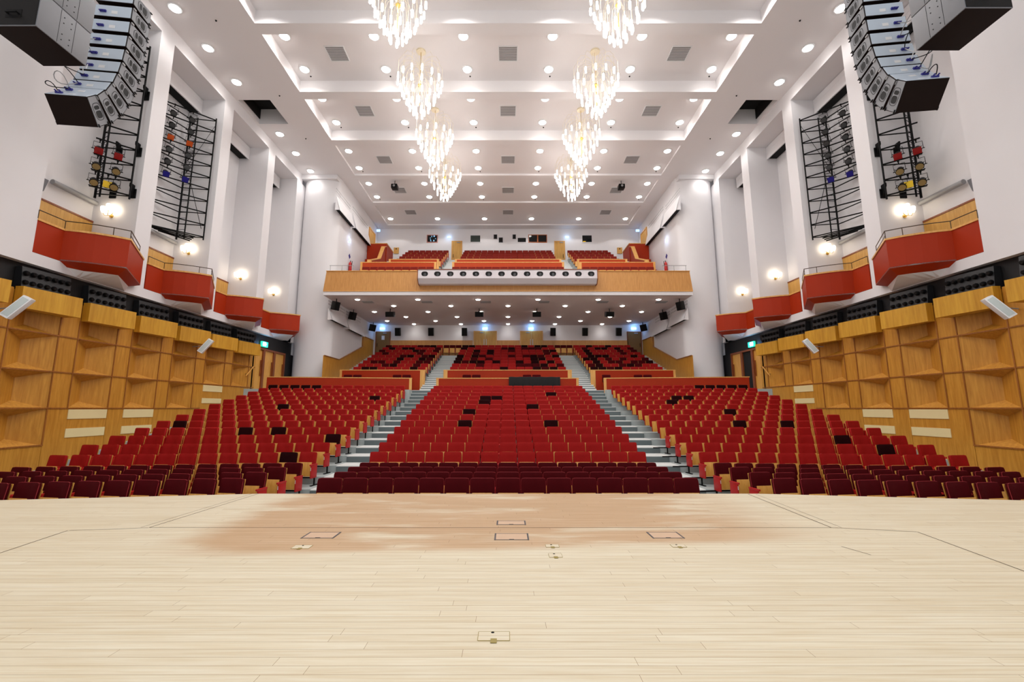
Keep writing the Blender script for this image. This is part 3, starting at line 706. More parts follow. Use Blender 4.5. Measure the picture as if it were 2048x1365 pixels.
# ------------------------------------------------------------------ chandeliers
TIERS = [(14, 1.0, 16.3), (12, .86, 15.92), (11, .68, 15.53), (9, .47, 15.14), (6, .24, 14.8)]
def make_chandelier():
    t = thing('chandelier', 'x', 'chandelier')                       # origin at the ceiling
    m = MB(); m.lathe([(.22, -.02), (.22, -.0), (.05, 0)], 20); m.lathe([(.21, -.06), (.2, -.02)], 20); part(m, 'canopy', CHAMP, t, True)
    m = MB(); m.tube([(0, 0, -.05), (0, 0, -2.75)], .014, 6); m.lathe([(.0, -.12), (.05, -.1), (.1, 0), (.05, .08), (.0, .1)], 12, (0, 0, -1.75)); part(m, 'stem', GOLD, t, True)
    for n, r, z in TIERS:
        zb = z-17.92
        am = MB(); zs_ = min(-.85, zb+1.0); pk = zs_+(.42 if r > .8 else .3)
        am.tube([(0, 0, zs_), (r*.2, 0, zs_+.28), (r*.5, 0, pk), (r*.82, 0, pk-.12), (r, 0, pk-.42), (r, 0, zb+.1)], .0065, 4)
        ame = am.mesh('arm', CHAMP)
        bmm = MB(); bmm.lathe([(.015, .15), (.04, .13), (.047, .02), (.045, -.14), (.025, -.17)], 8, (r, 0, zb)); bme = bmm.mesh('bulb', BULB)
        for k in range(n):
            a = D.objects.new('arm', ame); COL.objects.link(a); a.parent = t; a.rotation_euler = (0, 0, 2*PI*(k+.37*r*10 % 1)/n)
            b = D.objects.new('bulb', bme); COL.objects.link(b); b.parent = a
    return t
ch = None
for i, y in enumerate((14.05, 18.08, 22.1, 26.15)):
    for s in (-1, 1):
        lb = 'lit brass chandelier, %s, %s row' % (['nearest the stage and cut off', 'second from the stage', 'third from the stage', 'nearest the balcony'][i], SIDE[s])
        if ch is None: ch = o = make_chandelier()
        else: o = dup(ch, (0, 0, 0))
        o.location = (s*4.02, y, 17.92); o['label'] = lb; o['group'] = 'chandeliers'; o.rotation_euler = (0, 0, i*.4+s*.2)

# ------------------------------------------------------------------ ceiling fittings
def make_down(r=.2):
    t = thing('ceiling_downlight', 'x', 'ceiling light')
    m = MB(); m.lathe([(r+.05, 0), (r+.05, -.025), (r, -.035), (r-.005, -.02)], 20); part(m, 'trim_ring', WHITEG, t, True)
    m = MB(); m.lathe([(r-.004, -.018), (r*.92, -.055), (r*.6, -.085), (.01, -.095)], 16); part(m, 'lens', LIGHT, t, True)
    return t
DN = make_down(); first = [True]
def downlight(loc, label, group, e, size=R(150), blend=.7):
    if first[0]: o = DN; first[0] = False
    else: o = dup(DN, (0, 0, 0))
    o.location = loc; o['label'] = label; o['group'] = group; k_ = .78 if loc[2] < 9 else 1; o.scale = (k_, k_, k_)
    lamp('SPOT', 'downlight_lamp', (loc[0], loc[1], loc[2]-.16), e, (1, .97, .94), None, spot_size=size, spot_blend=blend, shadow_soft_size=.1)
XL = [-9.9, -5.94, -1.98, 1.98, 5.94, 9.9]
BAYN = {2: 'first full', 3: 'second full', 4: 'third full', 5: 'fourth full', 6: 'rearmost'}
for b in range(2, 7):
    a, c = bays[b]; z = ZR if b < 4 else 17.42
    z = ZR if b < 4 else 17.42
    for r_, y in enumerate((a+.73, c-.77) if b < 6 else (35.1,)):
        for k, x in enumerate(XL):
            downlight((x, y, z), 'round ceiling light, %s coffer, %s, %s from the left' % (BAYN[b], 'single row' if b == 6 else ['row nearer the stage', 'row nearer the balcony'][r_], ORD[k]), 'downlights in the coffered ceiling', 100 if b < 5 else 65, R(150) if b < 6 else R(134), .7 if b < 6 else .15)
    for k, x in enumerate((-7.95, 0, 7.95)):
        y = (a+c)/2 if b < 6 else 33.9
        t = thing('ceiling_vent', 'grey slatted ceiling vent in the %s coffer, %s' % (BAYN[b], ['left of the chandelier line', 'on the centre line', 'right of the chandelier line'][k]), 'vent', (x, y, z), 'ceiling vents')
        m = MB(); m.box(x-.45, x+.45, y-.45, y-.41, z-.02, z); m.box(x-.45, x+.45, y+.41, y+.45, z-.02, z); m.box(x-.45, x-.41, y-.41, y+.41, z-.02, z); m.box(x+.41, x+.45, y-.41, y+.41, z-.02, z); part(m, 'frame', WHITEG, t)
        m = MB()
        for q in range(9): yy = y-.38+q*.094; m.hexa([(x-.41, yy, z-.012), (x+.41, yy, z-.012), (x+.41, yy+.012, z-.012), (x-.41, yy+.012, z-.012)], [(x-.41, yy+.06, z-.002), (x+.41, yy+.06, z-.002), (x+.41, yy+.075, z-.002), (x-.41, yy+.075, z-.002)])
        part(m, 'slats', GREYT, t)
    if b < 6:
        for k, x in enumerate(XL):
            m = MB(); m.lathe([(.04, 0), (.03, -.03), (.012, -.05)], 8, (x+.1, c-.3, z)); solo(m, 'sprinkler', BLACK, 'tiny black sprinkler head, %s coffer, %s from the left' % (BAYN[b], ORD[k]), 'sprinkler', 'sprinkler heads')
for y in (9.2, 10.9, 13.2, 15.2):                              # the coffers above the front of the hall, out of the picture
    for x in XL: lamp('SPOT', 'downlight_lamp', (x, y, ZR-.16), 120, (1, .97, .94), None, spot_size=R(150), spot_blend=.7, shadow_soft_size=.1)
for s in (-1, 1):
    for k, y in enumerate((15.25, 17.2, 19.25, 23.35, 25.3, 27.35)):
        downlight((s*13.2, y, ZC), 'round ceiling light in the %s side soffit, %s from the stage%s' % (SIDE[s], ORD[k], [', before the hatch', '', '', ', after the hatch', '', ', at the round column'][k]), 'downlights in the side soffits', 60)
    for k, (x, y) in enumerate(((11.95, 15.82), (11.6, 20.2), (11.9, 23.8))):
        m = MB(); m.lathe([(.04, 0), (.03, -.03), (.012, -.05)], 8, (s*x, y, ZC)); solo(m, 'sprinkler', BLACK, 'tiny black sprinkler head in the %s side soffit, %s from the stage' % (SIDE[s], ORD[k]), 'sprinkler', 'sprinkler heads')
    t = thing('ceiling_projector', 'black box projector hung from the %s side of the fourth full coffer' % SIDE[s], 'projector', (s*7.95, 28.9, 16.75), 'black boxes on the ceiling')
    m = MB(); m.rbox(s*7.95, 28.9, 16.95, .42, .45, .3, .02); o = part(m, 'body', BLACKP, t); m = MB(); m.tube([(s*7.95, 28.65, 16.95), (s*7.95, 28.64, 16.95)], .08, 12); part(m, 'lens', GREYT, o)
    m = MB(); m.tube([(s*7.95, 28.9, 17.1), (s*7.95, 28.9, 17.42)], .025, 6); part(m, 'hanger', BLACK, t)
# under the balcony
ROWU = [(27.9, 6), (29.7, 5), (31.6, 6), (33.4, 5), (35.0, 6), (36.35, 5)]
for r_, (y, n) in enumerate(ROWU):
    xs = [-9.8, -5.87, -1.95, 1.95, 5.87, 9.8] if n == 6 else [-7.9, -3.95, 0, 3.95, 7.9]
    for k, x in enumerate(xs):
        downlight((x, y, 8.62), 'small ceiling light under the balcony, %s row from its edge, %s from the left' % (ORD[r_], ORD[k]), 'downlights under the balcony', 12, R(140))
    if r_ == 0:
        for k, x in enumerate(xs):
            m = MB(); m.box(x+.1, x+.8, y+.5, y+1.0, 8.595, 8.62); solo(m, 'ceiling_vent', GREYT, 'flat grey vent under the balcony behind the front light, %s from the left' % ORD[k], 'vent', 'vents under the balcony')
def speaker_box(loc, w, d, h, rx, rz, label, group, ceil=True):
    x, y, z = loc
    t = thing('cinema_loudspeaker', label, 'loudspeaker', (x, y, z-h/2), group)
    Mx = Matrix.Rotation(rz, 4, 'Z') @ Matrix.Rotation(rx, 4, 'X')
    m = MB(); m.rbox(x, y, z, w, d, h, .015, M=Mx); part(m, 'cabinet', BLACKP, t)
    m = MB(); T = Matrix.Translation((x, y, z)) @ Mx
    m.box(-w*.42, w*.42, -d/2-.012, -d/2, -h*.43, h*.43); m.xf(T); part(m, 'grille', BLACK, t)
    m = MB(); e = T @ Vector((0, 0, h/2)); m.tube([(e.x, e.y, e.z-.02), (e.x, e.y, 8.6)] if ceil else [(x, y, z+h*.3), (x, 36.98, z+h*.4)], .03, 5); part(m, 'bracket', BLACK, t)
for k, x in enumerate((-9.3, -6.5, -3.68, 3.8, 6.5, 9.35)): speaker_box((x, 36.62, 7.98), .44, .36, .68, R(12), 0, 'black loudspeaker on the wall at the back under the balcony, %s from the left' % ORD[k], 'loudspeakers on the back wall', False)
for k, x in enumerate((-8.36, -2.04, 2.04, 7.2)): speaker_box((x, 30.6, 8.2), .58, .5, .36, R(14), 0, 'black loudspeaker hung from the balcony underside, %s from the left' % ORD[k], 'loudspeakers under the balcony')
for s in (-1, 1):
    for k, y in enumerate((27.75, 30.9, 35.6)): speaker_box((s*11.14, y, 8.14), .36, .4, .56, R(14), s*R(-62), 'tilted black loudspeaker by the %s side wall under the balcony, %s from its edge' % (SIDE[s], ORD[k]), 'side loudspeakers under the balcony')
    # wing boxes on the rear side walls
    for k, (ya, yb, za, zb, wh) in enumerate(((27.6, 30.45, 14.65, 15.7, 'upper one nearer the column'), (30.75, 34.3, 14.72, 15.9, 'upper one nearer the back'), (27.5, 30.4, 7.18, 7.95, 'lower one nearer the column'), (30.6, 33.95, 7.12, 7.95, 'lower one nearer the back'))):
        t = thing('wing_vent_box', 'white wedge vent with dark slot, rear %s side wall, %s' % (SIDE[s], wh), 'vent', (s*11.3, (ya+yb)/2, za), 'white wedge vents')
        p = .32
        m = MB(); m.hexa([(s*11.5, ya, zb), (s*11.48, ya, zb), (s*11.48, yb, zb), (s*11.5, yb, zb)], [(s*(11.5-p+.03), ya, za), (s*(11.5-p), ya, za), (s*(11.5-p), yb, za), (s*(11.5-p+.03), yb, za)])
        m.add([(s*11.5, ya, za), (s*11.5, ya, zb), (s*(11.5-p), ya, za), (s*11.5, yb, za), (s*11.5, yb, zb), (s*(11.5-p), yb, za)], [[0, 1, 2], [3, 5, 4]]); part(m, 'housing', WHITE, t)
        m = MB(); m.box(*sorted((s*11.499, s*(11.5-p+.05))), ya+.02, yb-.02, za+.06, za+.09); part(m, 'slot', DARK, t)
        m = MB()
        for q in range(int((yb-ya)/.16)): 
            for zz in (zb+.22, zb+.42): m.box(*sorted((s*11.5, s*11.492)), ya+q*.16, ya+q*.16+.05, zz, zz+.09)
        solo(m, 'perforated_strip', GREYT, 'grey vent holes over the %s white wedge vent, %s' % (SIDE[s], wh), 'vent holes', 'vent hole strips')
    # lamp on the upper side wall, fire extinguisher and its sign
    t = thing('night_light', 'small bluish lit lamp on the %s side wall above the balcony' % SIDE[s], 'wall lamp', (s*11.45, 30.4, 13.5))
    m = MB(); m.rbox(s*11.46, 30.4, 13.62, .08, .22, .22, .02); part(m, 'diffuser', BLUEL, t)
    lamp('POINT', 'night_light_lamp', (s*11.2, 30.4, 13.62), 6, (.6, .75, 1), t, shadow_soft_size=.02)
    t = thing('fire_extinguisher', 'red fire extinguisher on the %s wall of the balcony' % SIDE[s], 'fire extinguisher', (s*11.38, 30.5, 11.2), 'fire extinguishers')
    m = MB(); m.lathe([(.09, 0), (.11, .04), (.11, .55), (.06, .66), (.03, .7)], 12, (s*11.36, 30.5, 11.35)); part(m, 'tank', REDX, t)
    m = MB(); m.lathe([(.03, 0), (.03, .1)], 8, (s*11.36, 30.5, 12.02)); m.tube([(s*11.36, 30.5, 12.1), (s*11.2, 30.42, 12.05), (s*11.22, 30.4, 11.7)], .02, 5); part(m, 'valve', BLACK, t)
    m = MB(); m.add([(s*11.49, 30.62, 12.3), (s*11.49, 30.82, 12.5), (s*11.49, 30.62, 12.7), (s*11.49, 30.42, 12.5), (s*11.5, 30.62, 12.3), (s*11.5, 30.82, 12.5), (s*11.5, 30.62, 12.7), (s*11.5, 30.42, 12.5)], [[0, 1, 2, 3], [4, 5, 6, 7], [0, 1, 5, 4], [1, 2, 6, 5], [2, 3, 7, 6], [3, 0, 4, 7]])
    solo(m, 'safety_sign', BLUE, 'small blue diamond sign above the fire extinguisher on the %s balcony wall' % SIDE[s], 'sign')
    m = MB(); m.tube([(s*11.45, 27.2, 10.66), (s*9.9, 27.2, 10.66)], .018, 5)
    for x in (11.4, 10.65, 9.95): m.tube([(s*x, 27.2, 9.7), (s*x, 27.2, 10.66)], .014, 5)
    solo(m, 'guard_rail', GREYT, 'thin grey guard rail on the balcony edge by the %s column' % SIDE[s], 'railing')
    m = MB(); m.tube([(s*4.7, 28.7, 9.8), (s*4.7, 28.7, 10.85), (s*4.1, 28.7, 10.85), (s*4.1, 28.7, 9.8)], .016, 5); solo(m, 'stair_rail', GREYT, 'thin steel hoop rail at the foot of the %s balcony aisle' % SIDE[s], 'railing')
    m = MB(); m.add([(s*13.92, 27.28, 4.0), (s*13.74, 27.1, 4.2), (s*13.92, 27.28, 4.4), (s*14.05, 27.42, 4.2)], [[0, 1, 2, 3]]); m.add([(s*13.92, 27.3, 4.0), (s*13.74, 27.12, 4.2), (s*13.92, 27.3, 4.4), (s*14.05, 27.44, 4.2)], [[0, 1, 2, 3]])
# ------------------------------------------------------------------ doors, windows and signs on the back wall
def door(name, x0, x1, z0, z1, y, mat, leaves=1, handle=True):
    mb = MB(); mb.box(x0-.07, x0, y-.06, y, z0, z1+.07); mb.box(x1, x1+.07, y-.06, y, z0, z1+.07); mb.box(x0, x1, y-.06, y, z1, z1+.07)
    o = structure(mb, name, MAHO if leaves == 1 and mat is DOORD else CAPW)
    wl = (x1-x0)/leaves
    for k in range(leaves):
        m = MB(); m.box(x0+k*wl+.006, x0+(k+1)*wl-.006, y-.045, y-.005, z0, z1)
        if mat is not DOORD:
            for q in range(1, 5): xx = x0+k*wl+wl*q/5; m.box(xx-.006, xx+.006, y-.05, y-.045, z0, z1)
        p = part(m, 'leaf', mat, o)
        hx = x0+(k+1)*wl-.1 if (k == 0 and leaves == 2) or (leaves == 1 and x0 > 0) else x0+k*wl+.1
        m = MB(); m.tube([(hx, y-.08, z0+.85), (hx, y-.08, z0+(1.5 if leaves == 2 else 1.15))], .02, 6); part(m, 'handle', GREYL if leaves == 2 else BLACK, p)
    m = MB(); m.box(x0+wl*.5, x0+wl*.5+.3, y-.1, y-.05, z1-.12, z1-.05); part(m, 'closer', GREYT, o)
    return o
door('door_7', -11.2, -10.06, 5.9, 8.0, 37, DOORD); door('door_8', 10.2, 11.3, 5.9, 8.0, 37, DOORD)
door('door_9', -2.86, -1.02, 5.9, 8.05, 37, DOORW, 2); door('door_10', 1.1, 2.9, 5.9, 8.05, 37, DOORW, 2)
door('door_11', -4.89, -4.1, 13.78, 16.1, 37, DOORW); door('door_12', 4.14, 4.94, 13.78, 16.1, 37, DOORW)
m = MB(); m.box(-10.75, -10.5, 36.945, 36.956, 7.35, 7.7); solo(m, 'door_notice', WHITEG, 'small white notice on the brown door at the left rear corner', 'notice')
for s, n in ((-1, 13), (1, 14)):
    mb = MB(); xx = sorted((s*11.5, s*11.42)); mb.box(*xx, 34.55, 34.65, 14.3, 16.45); mb.box(*xx, 36.05, 36.15, 14.3, 16.45); mb.box(*xx, 34.65, 36.05, 16.35, 16.45)
    o = structure(mb, 'door_%d' % n, CAPW); m = MB(); m.box(*sorted((s*11.5, s*11.46)), 34.65, 36.05, 14.3, 16.35); part(m, 'leaf', DOORW, o)
    m = MB(); m.tube([(s*11.42, 35.9, 15.2), (s*11.42, 35.9, 15.5)], .025, 6); part(m, 'handle', BLACK, o)
def window(n, x0, x1, z0, z1, glass, frame, mull=0, extra=None):
    mb = MB(); f = .06; y = 37
    mb.box(x0-f, x1+f, y-.04, y, z1, z1+f); mb.box(x0-f, x1+f, y-.04, y, z0-f, z0); mb.box(x0-f, x0, y-.04, y, z0, z1); mb.box(x1, x1+f, y-.04, y, z0, z1)
    if mull: mb.box((x0+x1)/2-.05, (x0+x1)/2+.05, y-.04, y, z0, z1)
    o = structure(mb, 'window_%d' % n, frame)
    m = MB(); m.box(x0, x1, y-.02, y-.005, z0, z1); part(m, 'pane', glass, o)
    return o
w = window(1, -7.1, -6.25, 16.08, 16.68, GLASSD, plain('pinkish_frame', (196, 130, 120), .5))
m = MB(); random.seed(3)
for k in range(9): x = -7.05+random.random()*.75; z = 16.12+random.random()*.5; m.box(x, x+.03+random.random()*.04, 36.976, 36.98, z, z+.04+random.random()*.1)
part(m, 'painted_reflection', glow('pane_reflection_glow', (130, 180, 215), .8), w)  # emissive flecks painted on the pane in place of reflections
window(2, -3.3, -2.45, 16.08, 16.68, GLASSG, WHITE); window(3, .86, 1.58, 16.06, 16.45, GLASSD, WHITE)
window(4, 1.85, 3.38, 16.08, 16.7, GLASSD, ORF, 1); w = window(5, 6.55, 7.38, 16.06, 16.68, GLASSD, WHITE)
m = MB(); m.box(6.6, 6.85, 36.97, 36.98, 16.08, 16.16); part(m, 'console', GELY, w)
for x0, x1, z0, z1, lb in ((-1.24, -.98, 16.38, 16.74, 'higher left one'), (-.79, -.48, 16.06, 16.46, 'lower left one'), (.43, .67, 16.38, 16.74, 'right one beside the wide dark window')):
    t = thing('projection_port', 'small dark projection port in the balcony back wall, %s' % lb, 'projection port', ((x0+x1)/2, 36.98, z0), 'projection ports')
    m = MB(); m.box(x0-.03, x1+.03, 36.96, 37, z0-.03, z1+.03); part(m, 'frame', GREYD, t)
    m = MB(); m.box(x0, x1, 36.95, 36.965, z0, z1); part(m, 'glass', GLASSD, t)
for s in (-1, 1):
    t = thing('wall_hatch', 'low square oak hatch in the balcony back wall near the %s stair enclosure' % SIDE[s], 'hatch', (s*9.8, 36.97, 15.0))
    m = MB(); m.box(s*9.8-.22, s*9.8+.22, 36.93, 37, 15.0, 15.55); o = part(m, 'leaf', DOORW, t); m = MB(); m.box(s*9.8-.05, s*9.8+.05, 36.9, 36.93, 15.38, 15.46); part(m, 'handle', BLACK, t)
    t = thing('exit_sign', 'pale glowing exit sign on the balcony back wall beside the %s aisle door' % SIDE[s], 'sign', (s*5.2, 36.95, 16.42), 'exit signs')
    m = MB(); m.box(s*5.2-.16, s*5.2+.16, 36.93, 37, 16.46, 16.58); part(m, 'panel', BLUEL, t); lamp('POINT', 'exit_sign_light', (s*5.2, 36.7, 16.5), 4, (.45, .7, 1), t, shadow_soft_size=.02)
    for x, lb in ((10.72, 'the brown corner door'), (1.96, 'the double doors')):
        t = thing('exit_sign', 'glowing exit sign above %s at the back %s under the balcony' % (lb, SIDE[s]), 'sign', (s*x, 36.9, 8.2), 'exit signs')
        m = MB(); m.box(s*x-.22, s*x+.22, 36.9, 37, 8.22, 8.42); part(m, 'panel', BLUEL, t); lamp('POINT', 'exit_sign_light', (s*x, 36.7, 8.32), 8, (.2, .5, 1), t, shadow_soft_size=.02)
    t = thing('exit_sign', 'tiny glowing exit sign high in the %s rear corner of the balcony' % SIDE[s], 'sign', (s*11.2, 36.3, 16.75), 'exit signs')
    m = MB(); m.rbox(s*11.25, 36.3, 16.85, .3, .08, .2, .015); part(m, 'panel', BLUEL, t)
    m = MB(); m.tube([(s*11.25, 36.3, 16.95), (s*11.25, 36.3, 17.3)], .015, 5); part(m, 'hanger', WHITEG, t)

# ------------------------------------------------------------------ low partitions in the stalls and on the balcony
def partition(pts, z0, z1, label, group, mat=ORANGE, endposts=(1, 1), th=.12):
    a, b = Vector(pts[0]), Vector(pts[1]); d = (b-a).normalized(); n = Vector((-d.y, d.x))*th
    t = thing('low_partition', label, 'partition', ((a.x+b.x)/2, (a.y+b.y)/2, z0), group)
    m = MB(); m.prism([tuple(a), tuple(b), tuple(b+n), tuple(a+n)], z0, z1-.05); part(m, 'panel', mat, t)
    m = MB(); e = d*.03; o = n*.12
    m.prism([tuple(a-e-o), tuple(b+e-o), tuple(b+e+n+o), tuple(a-e+n+o)], z1-.05, z1); part(m, 'cap', CAPW, t)
    for q, (p, dd) in enumerate(((a, d), (b, -d))):
        if endposts[q]:
            m = MB(); m.prism([tuple(p-dd*.02-o), tuple(p+dd*endposts[q]*.12-o), tuple(p+dd*endposts[q]*.12+n+o), tuple(p-dd*.02+n+o)], z0, z1-.05); part(m, 'end_post', CAPW, t)
tn = math.tan(R(8))
partition([(-13.2, 25.2-(13.2-5.5)*tn), (-5.52, 25.2)], 2.0, 3.32, 'long terracotta partition behind the left seating block with oak cap', 'partitions in the stalls', endposts=(0, 1))
partition([(-4.08, 25.2), (4.02, 25.2)], 2.0, 3.32, 'terracotta partition behind the centre seating block, partly hidden by black cloth', 'partitions in the stalls', endposts=(1, 1))
partition([(5.5, 25.2), (13.2, 25.2-(13.2-5.5)*tn)], 2.0, 3.32, 'long terracotta partition behind the right seating block with oak cap', 'partitions in the stalls', endposts=(1, 0))
partition([(-10.8, 28.28), (-5.36, 28.28)], CROSS, 4.05, 'terracotta partition in front of the left rear stalls under the balcony', 'partitions in the stalls', endposts=(1, 2.4))
partition([(-4.13, 28.28), (4.08, 28.28)], CROSS, 4.05, 'terracotta partition in front of the centre rear stalls under the balcony', 'partitions in the stalls', endposts=(2, 2))
partition([(5.33, 28.28), (10.75, 28.28)], CROSS, 4.05, 'terracotta partition in front of the right rear stalls under the balcony', 'partitions in the stalls', endposts=(2.4, 1))
for a, b, nm in ((-9.95, -4.87, 'left'), (-3.75, 3.77, 'centre'), (4.85, 9.93, 'right')):
    partition([(a, 28.6), (b, 28.6)], 9.7, 11.38, 'terracotta partition behind the front row of the balcony, %s section' % nm, 'balcony partitions', ORANGED)
for a, b, nm in ((-8.65, -5.05, 'left'), (-3.85, 3.85, 'centre'), (5.05, 8.65, 'right')):
    partition([(a, 30.75), (b, 30.75)], 10.8, 12.34, 'upper terracotta partition below the main balcony seats, %s section' % nm, 'balcony partitions', ORANGED)
for s in (-1, 1):                                              # stair enclosures at the balcony sides
    t = thing('stair_enclosure', 'terracotta stair enclosure with stepped oak cap at the %s side of the balcony' % SIDE[s], 'stair enclosure', (s*10.5, 33, 9.8), 'balcony stair enclosures')
    bx = lambda m, a, b, *r: m.box(*sorted((s*a, s*b)), *r)
    m = MB(); bx(m, 9.9, 11.475, 34.3, 34.42, 9.8, 14.86); bx(m, 9.9, 10.02, 34.42, 36.3, 13.0, 14.86); part(m, 'landing_wall', ORANGE, t)
    m = MB(); bx(m, 9.86, 11.475, 34.26, 34.46, 14.86, 14.92); bx(m, 9.86, 10.06, 34.46, 36.34, 14.86, 14.92); part(m, 'landing_cap', CAPW, t)
    pr = [(30.7, 12.2), (32.9, 13.1), (33.9, 14.45), (34.3, 14.6)]
    m = MB(); q = [(30.7, 10.0)]+pr+[(34.3, 10.0)]; m.hexa([(s*9.95, y, z) for y, z in q], [(s*10.1, y, z) for y, z in q]); part(m, 'ramp_parapet', ORANGE, t)
    m = MB()
    for (ya, za), (yb, zb) in zip(pr, pr[1:]): m.hexa([(s*9.9, ya, za), (s*10.2, ya, za), (s*10.2, yb, zb), (s*9.9, yb, zb)], [(s*9.9, ya, za+.06), (s*10.2, ya, za+.06), (s*10.2, yb, zb+.06), (s*9.9, yb, zb+.06)])
    bx(m, 9.9, 10.2, 30.62, 30.7, 10.0, 12.26); part(m, 'ramp_cap', CAPW, t)
    m = MB(); 
    for k in range(9): bx(m, 10.1, 11.475, 30.9+k*.38, 34.3, 9.8+k*.45*.9, 9.8+(k+1)*.45*.9)
    part(m, 'steps', ORANGE, t)
# black cloth hung over the centre partition
m = MB(); random.seed(5); nx = 40; prof = [(25.42, 2.9), (25.4, 3.36), (25.3, 3.38), (25.12, 3.36), (25.06, 3.2), (25.04, 2.8), (25.03, 2.3)]
vs = []; fs = []
for i in range(nx+1):
    x = .05+2.92*i/nx; wv = .025*math.sin(i*1.3)+.015*math.sin(i*2.9)
    for j, (y, z) in enumerate(prof): vs.append((x, y+(wv if j > 3 else 0)*(1 if j > 4 else .4), z+.008*math.sin(i*.8)))
k_ = len(prof)
for i in range(nx):
    for j in range(k_-1): fs.append([i*k_+j, i*k_+j+1, (i+1)*k_+j+1, (i+1)*k_+j])
m.add(vs, fs, 0, True); solo(m, 'cloth_cover', plain('black_cloth', (10, 10, 12), .85), 'black cloth draped over the middle of the centre partition', 'cloth')
# spotlight housing on the balcony front
t = thing('spotlight_housing', 'long white housing with fourteen round lamp holes on the balcony front', 'light housing', (0, 26.4, 9.25))
prof = [(26.86, 10.06), (26.2, 10.06), (26.2, 9.52), (26.45, 9.24), (26.86, 9.24)]
xa, xb = -5.55, 5.5
m = MB(); n = len(prof); m.hexa([(xa, y, z) for y, z in prof], [(xb, y, z) for y, z in prof]); part(m, 'housing', plain('housing_white', (216, 210, 214), .5, var=.02), t)
m = MB()
for X, e in ((xa, -.04), (xb, .04)): m.hexa([(X, y, z) for y, z in [(26.86, 10.1), (26.17, 10.1), (26.17, 9.5), (26.43, 9.2), (26.86, 9.2)]], [(X+e, y, z) for y, z in [(26.86, 10.1), (26.17, 10.1), (26.17, 9.5), (26.43, 9.2), (26.86, 9.2)]])
m.box(xa, xb, 26.17, 26.86, 10.06, 10.1); part(m, 'edge_trim', MAHO, t)
for k in range(14):
    x = -5.14+k*.79
    m = MB(); p = []
    for q in range(20):
        a = 2*PI*q/20; p.append((math.copysign(abs(math.cos(a))**.8*.2, math.cos(a)), math.copysign(abs(math.sin(a))**.8*.15, math.sin(a))))
    m.add([(x+a, 26.195, 9.8+b) for a, b in p], [list(range(20))]); m.add([(x+a*.9, 26.19, 9.8+b*.9) for a, b in p]+[(x+a, 26.19, 9.8+b) for a, b in p], [[q, (q+1) % 20, 20+(q+1) % 20, 20+q] for q in range(20)])
    o = part(m, 'lamp_hole', DARK, t)
    m = MB(); m.lathe([(.09, 0), (.09, .012), (.05, .016)], 12); m.xf(Matrix.Translation((x+.02, 26.19, 9.76)) @ Matrix.Rotation(R(90), 4, 'X')); part(m, 'lens', LENS, o)

# ------------------------------------------------------------------ stage floor fittings
for x0, x1, y0, y1, lb in ((-.14, .23, 6.43, 6.62, 'at the pit joint, farther from the viewer'), (-.15, .24, 5.72, 5.97, 'on the stage centre line, before the pit joint'), (-2.56, -2.19, 5.79, 6.03, 'left of the stage centre'), (1.82, 2.18, 5.79, 6.03, 'right of the stage centre')):
    t = thing('floor_hatch', 'wooden floor hatch with steel edges %s' % lb, 'hatch', ((x0+x1)/2, (y0+y1)/2, 0), 'stage floor hatches')
    m = MB(); f = .02
    m.box(x0-f, x0, y0-f, y1+f, 0, .004); m.box(x1, x1+f, y0-f, y1+f, 0, .004); m.box(x0, x1, y0-f*.6, y0, 0, .004); m.box(x0, x1, y1, y1+f*.6, 0, .004); part(m, 'steel_edge', plain('dull_steel', (92, 92, 96), .4, metal=.6) if 'dull_steel' not in D.materials else D.materials['dull_steel'], t)
    m = MB(); m.box(x0, x1, y0, y1, 0, .003); o = part(m, 'lid', plain('lid_wood', (204, 172, 142), .5) if 'lid_wood' not in D.materials else D.materials['lid_wood'], t)
    m = MB(); xm = (x0+x1)/2; m.box(xm-.03, xm+.03, y0+.003, y0+.014, .003, .0045); part(m, 'finger_slot', DARK, o)
for x, y, w_, h_, lb in ((-2.4, 5.43, .2, .12, 'behind the hatch left of centre'), (.52, 5.47, .15, .1, 'upper of two near the stage centre'), (.52, 5.13, .14, .12, 'lower of two near the stage centre'), (2.0, 5.47, .16, .1, 'by the hatch right of centre'), (-.1, 3.4, .22, .12, 'with a brass hinge, alone near the viewer')):
    t = thing('floor_socket_box', 'flush wooden socket box in the stage floor, %s' % lb, 'floor socket', (x, y, 0), 'floor socket boxes')
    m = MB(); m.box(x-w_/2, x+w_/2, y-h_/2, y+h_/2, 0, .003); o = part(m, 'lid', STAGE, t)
    m = MB(); f = .004
    m.box(x-w_/2-f, x-w_/2, y-h_/2, y+h_/2, 0, .0035); m.box(x+w_/2, x+w_/2+f, y-h_/2, y+h_/2, 0, .0035); m.box(x-w_/2, x+w_/2, y-h_/2-f, y-h_/2, 0, .0035); m.box(x-w_/2, x+w_/2, y+h_/2, y+h_/2+f, 0, .0035)
    part(m, 'rim', plain('olive_brass', (150, 132, 60), .4) if 'olive_brass' not in D.materials else D.materials['olive_brass'], t)
    m = MB(); m.lathe([(.012, .003), (.012, .0042)], 10, (x-.01, y+h_/2-.012, 0)); part(m, 'finger_hole', DARK, o)
    m = MB(); m.box(x-.022, x+.022, y-h_/2-.035, y-h_/2+.02, .003, .006); part(m, 'hinge', D.materials['olive_brass'], t)

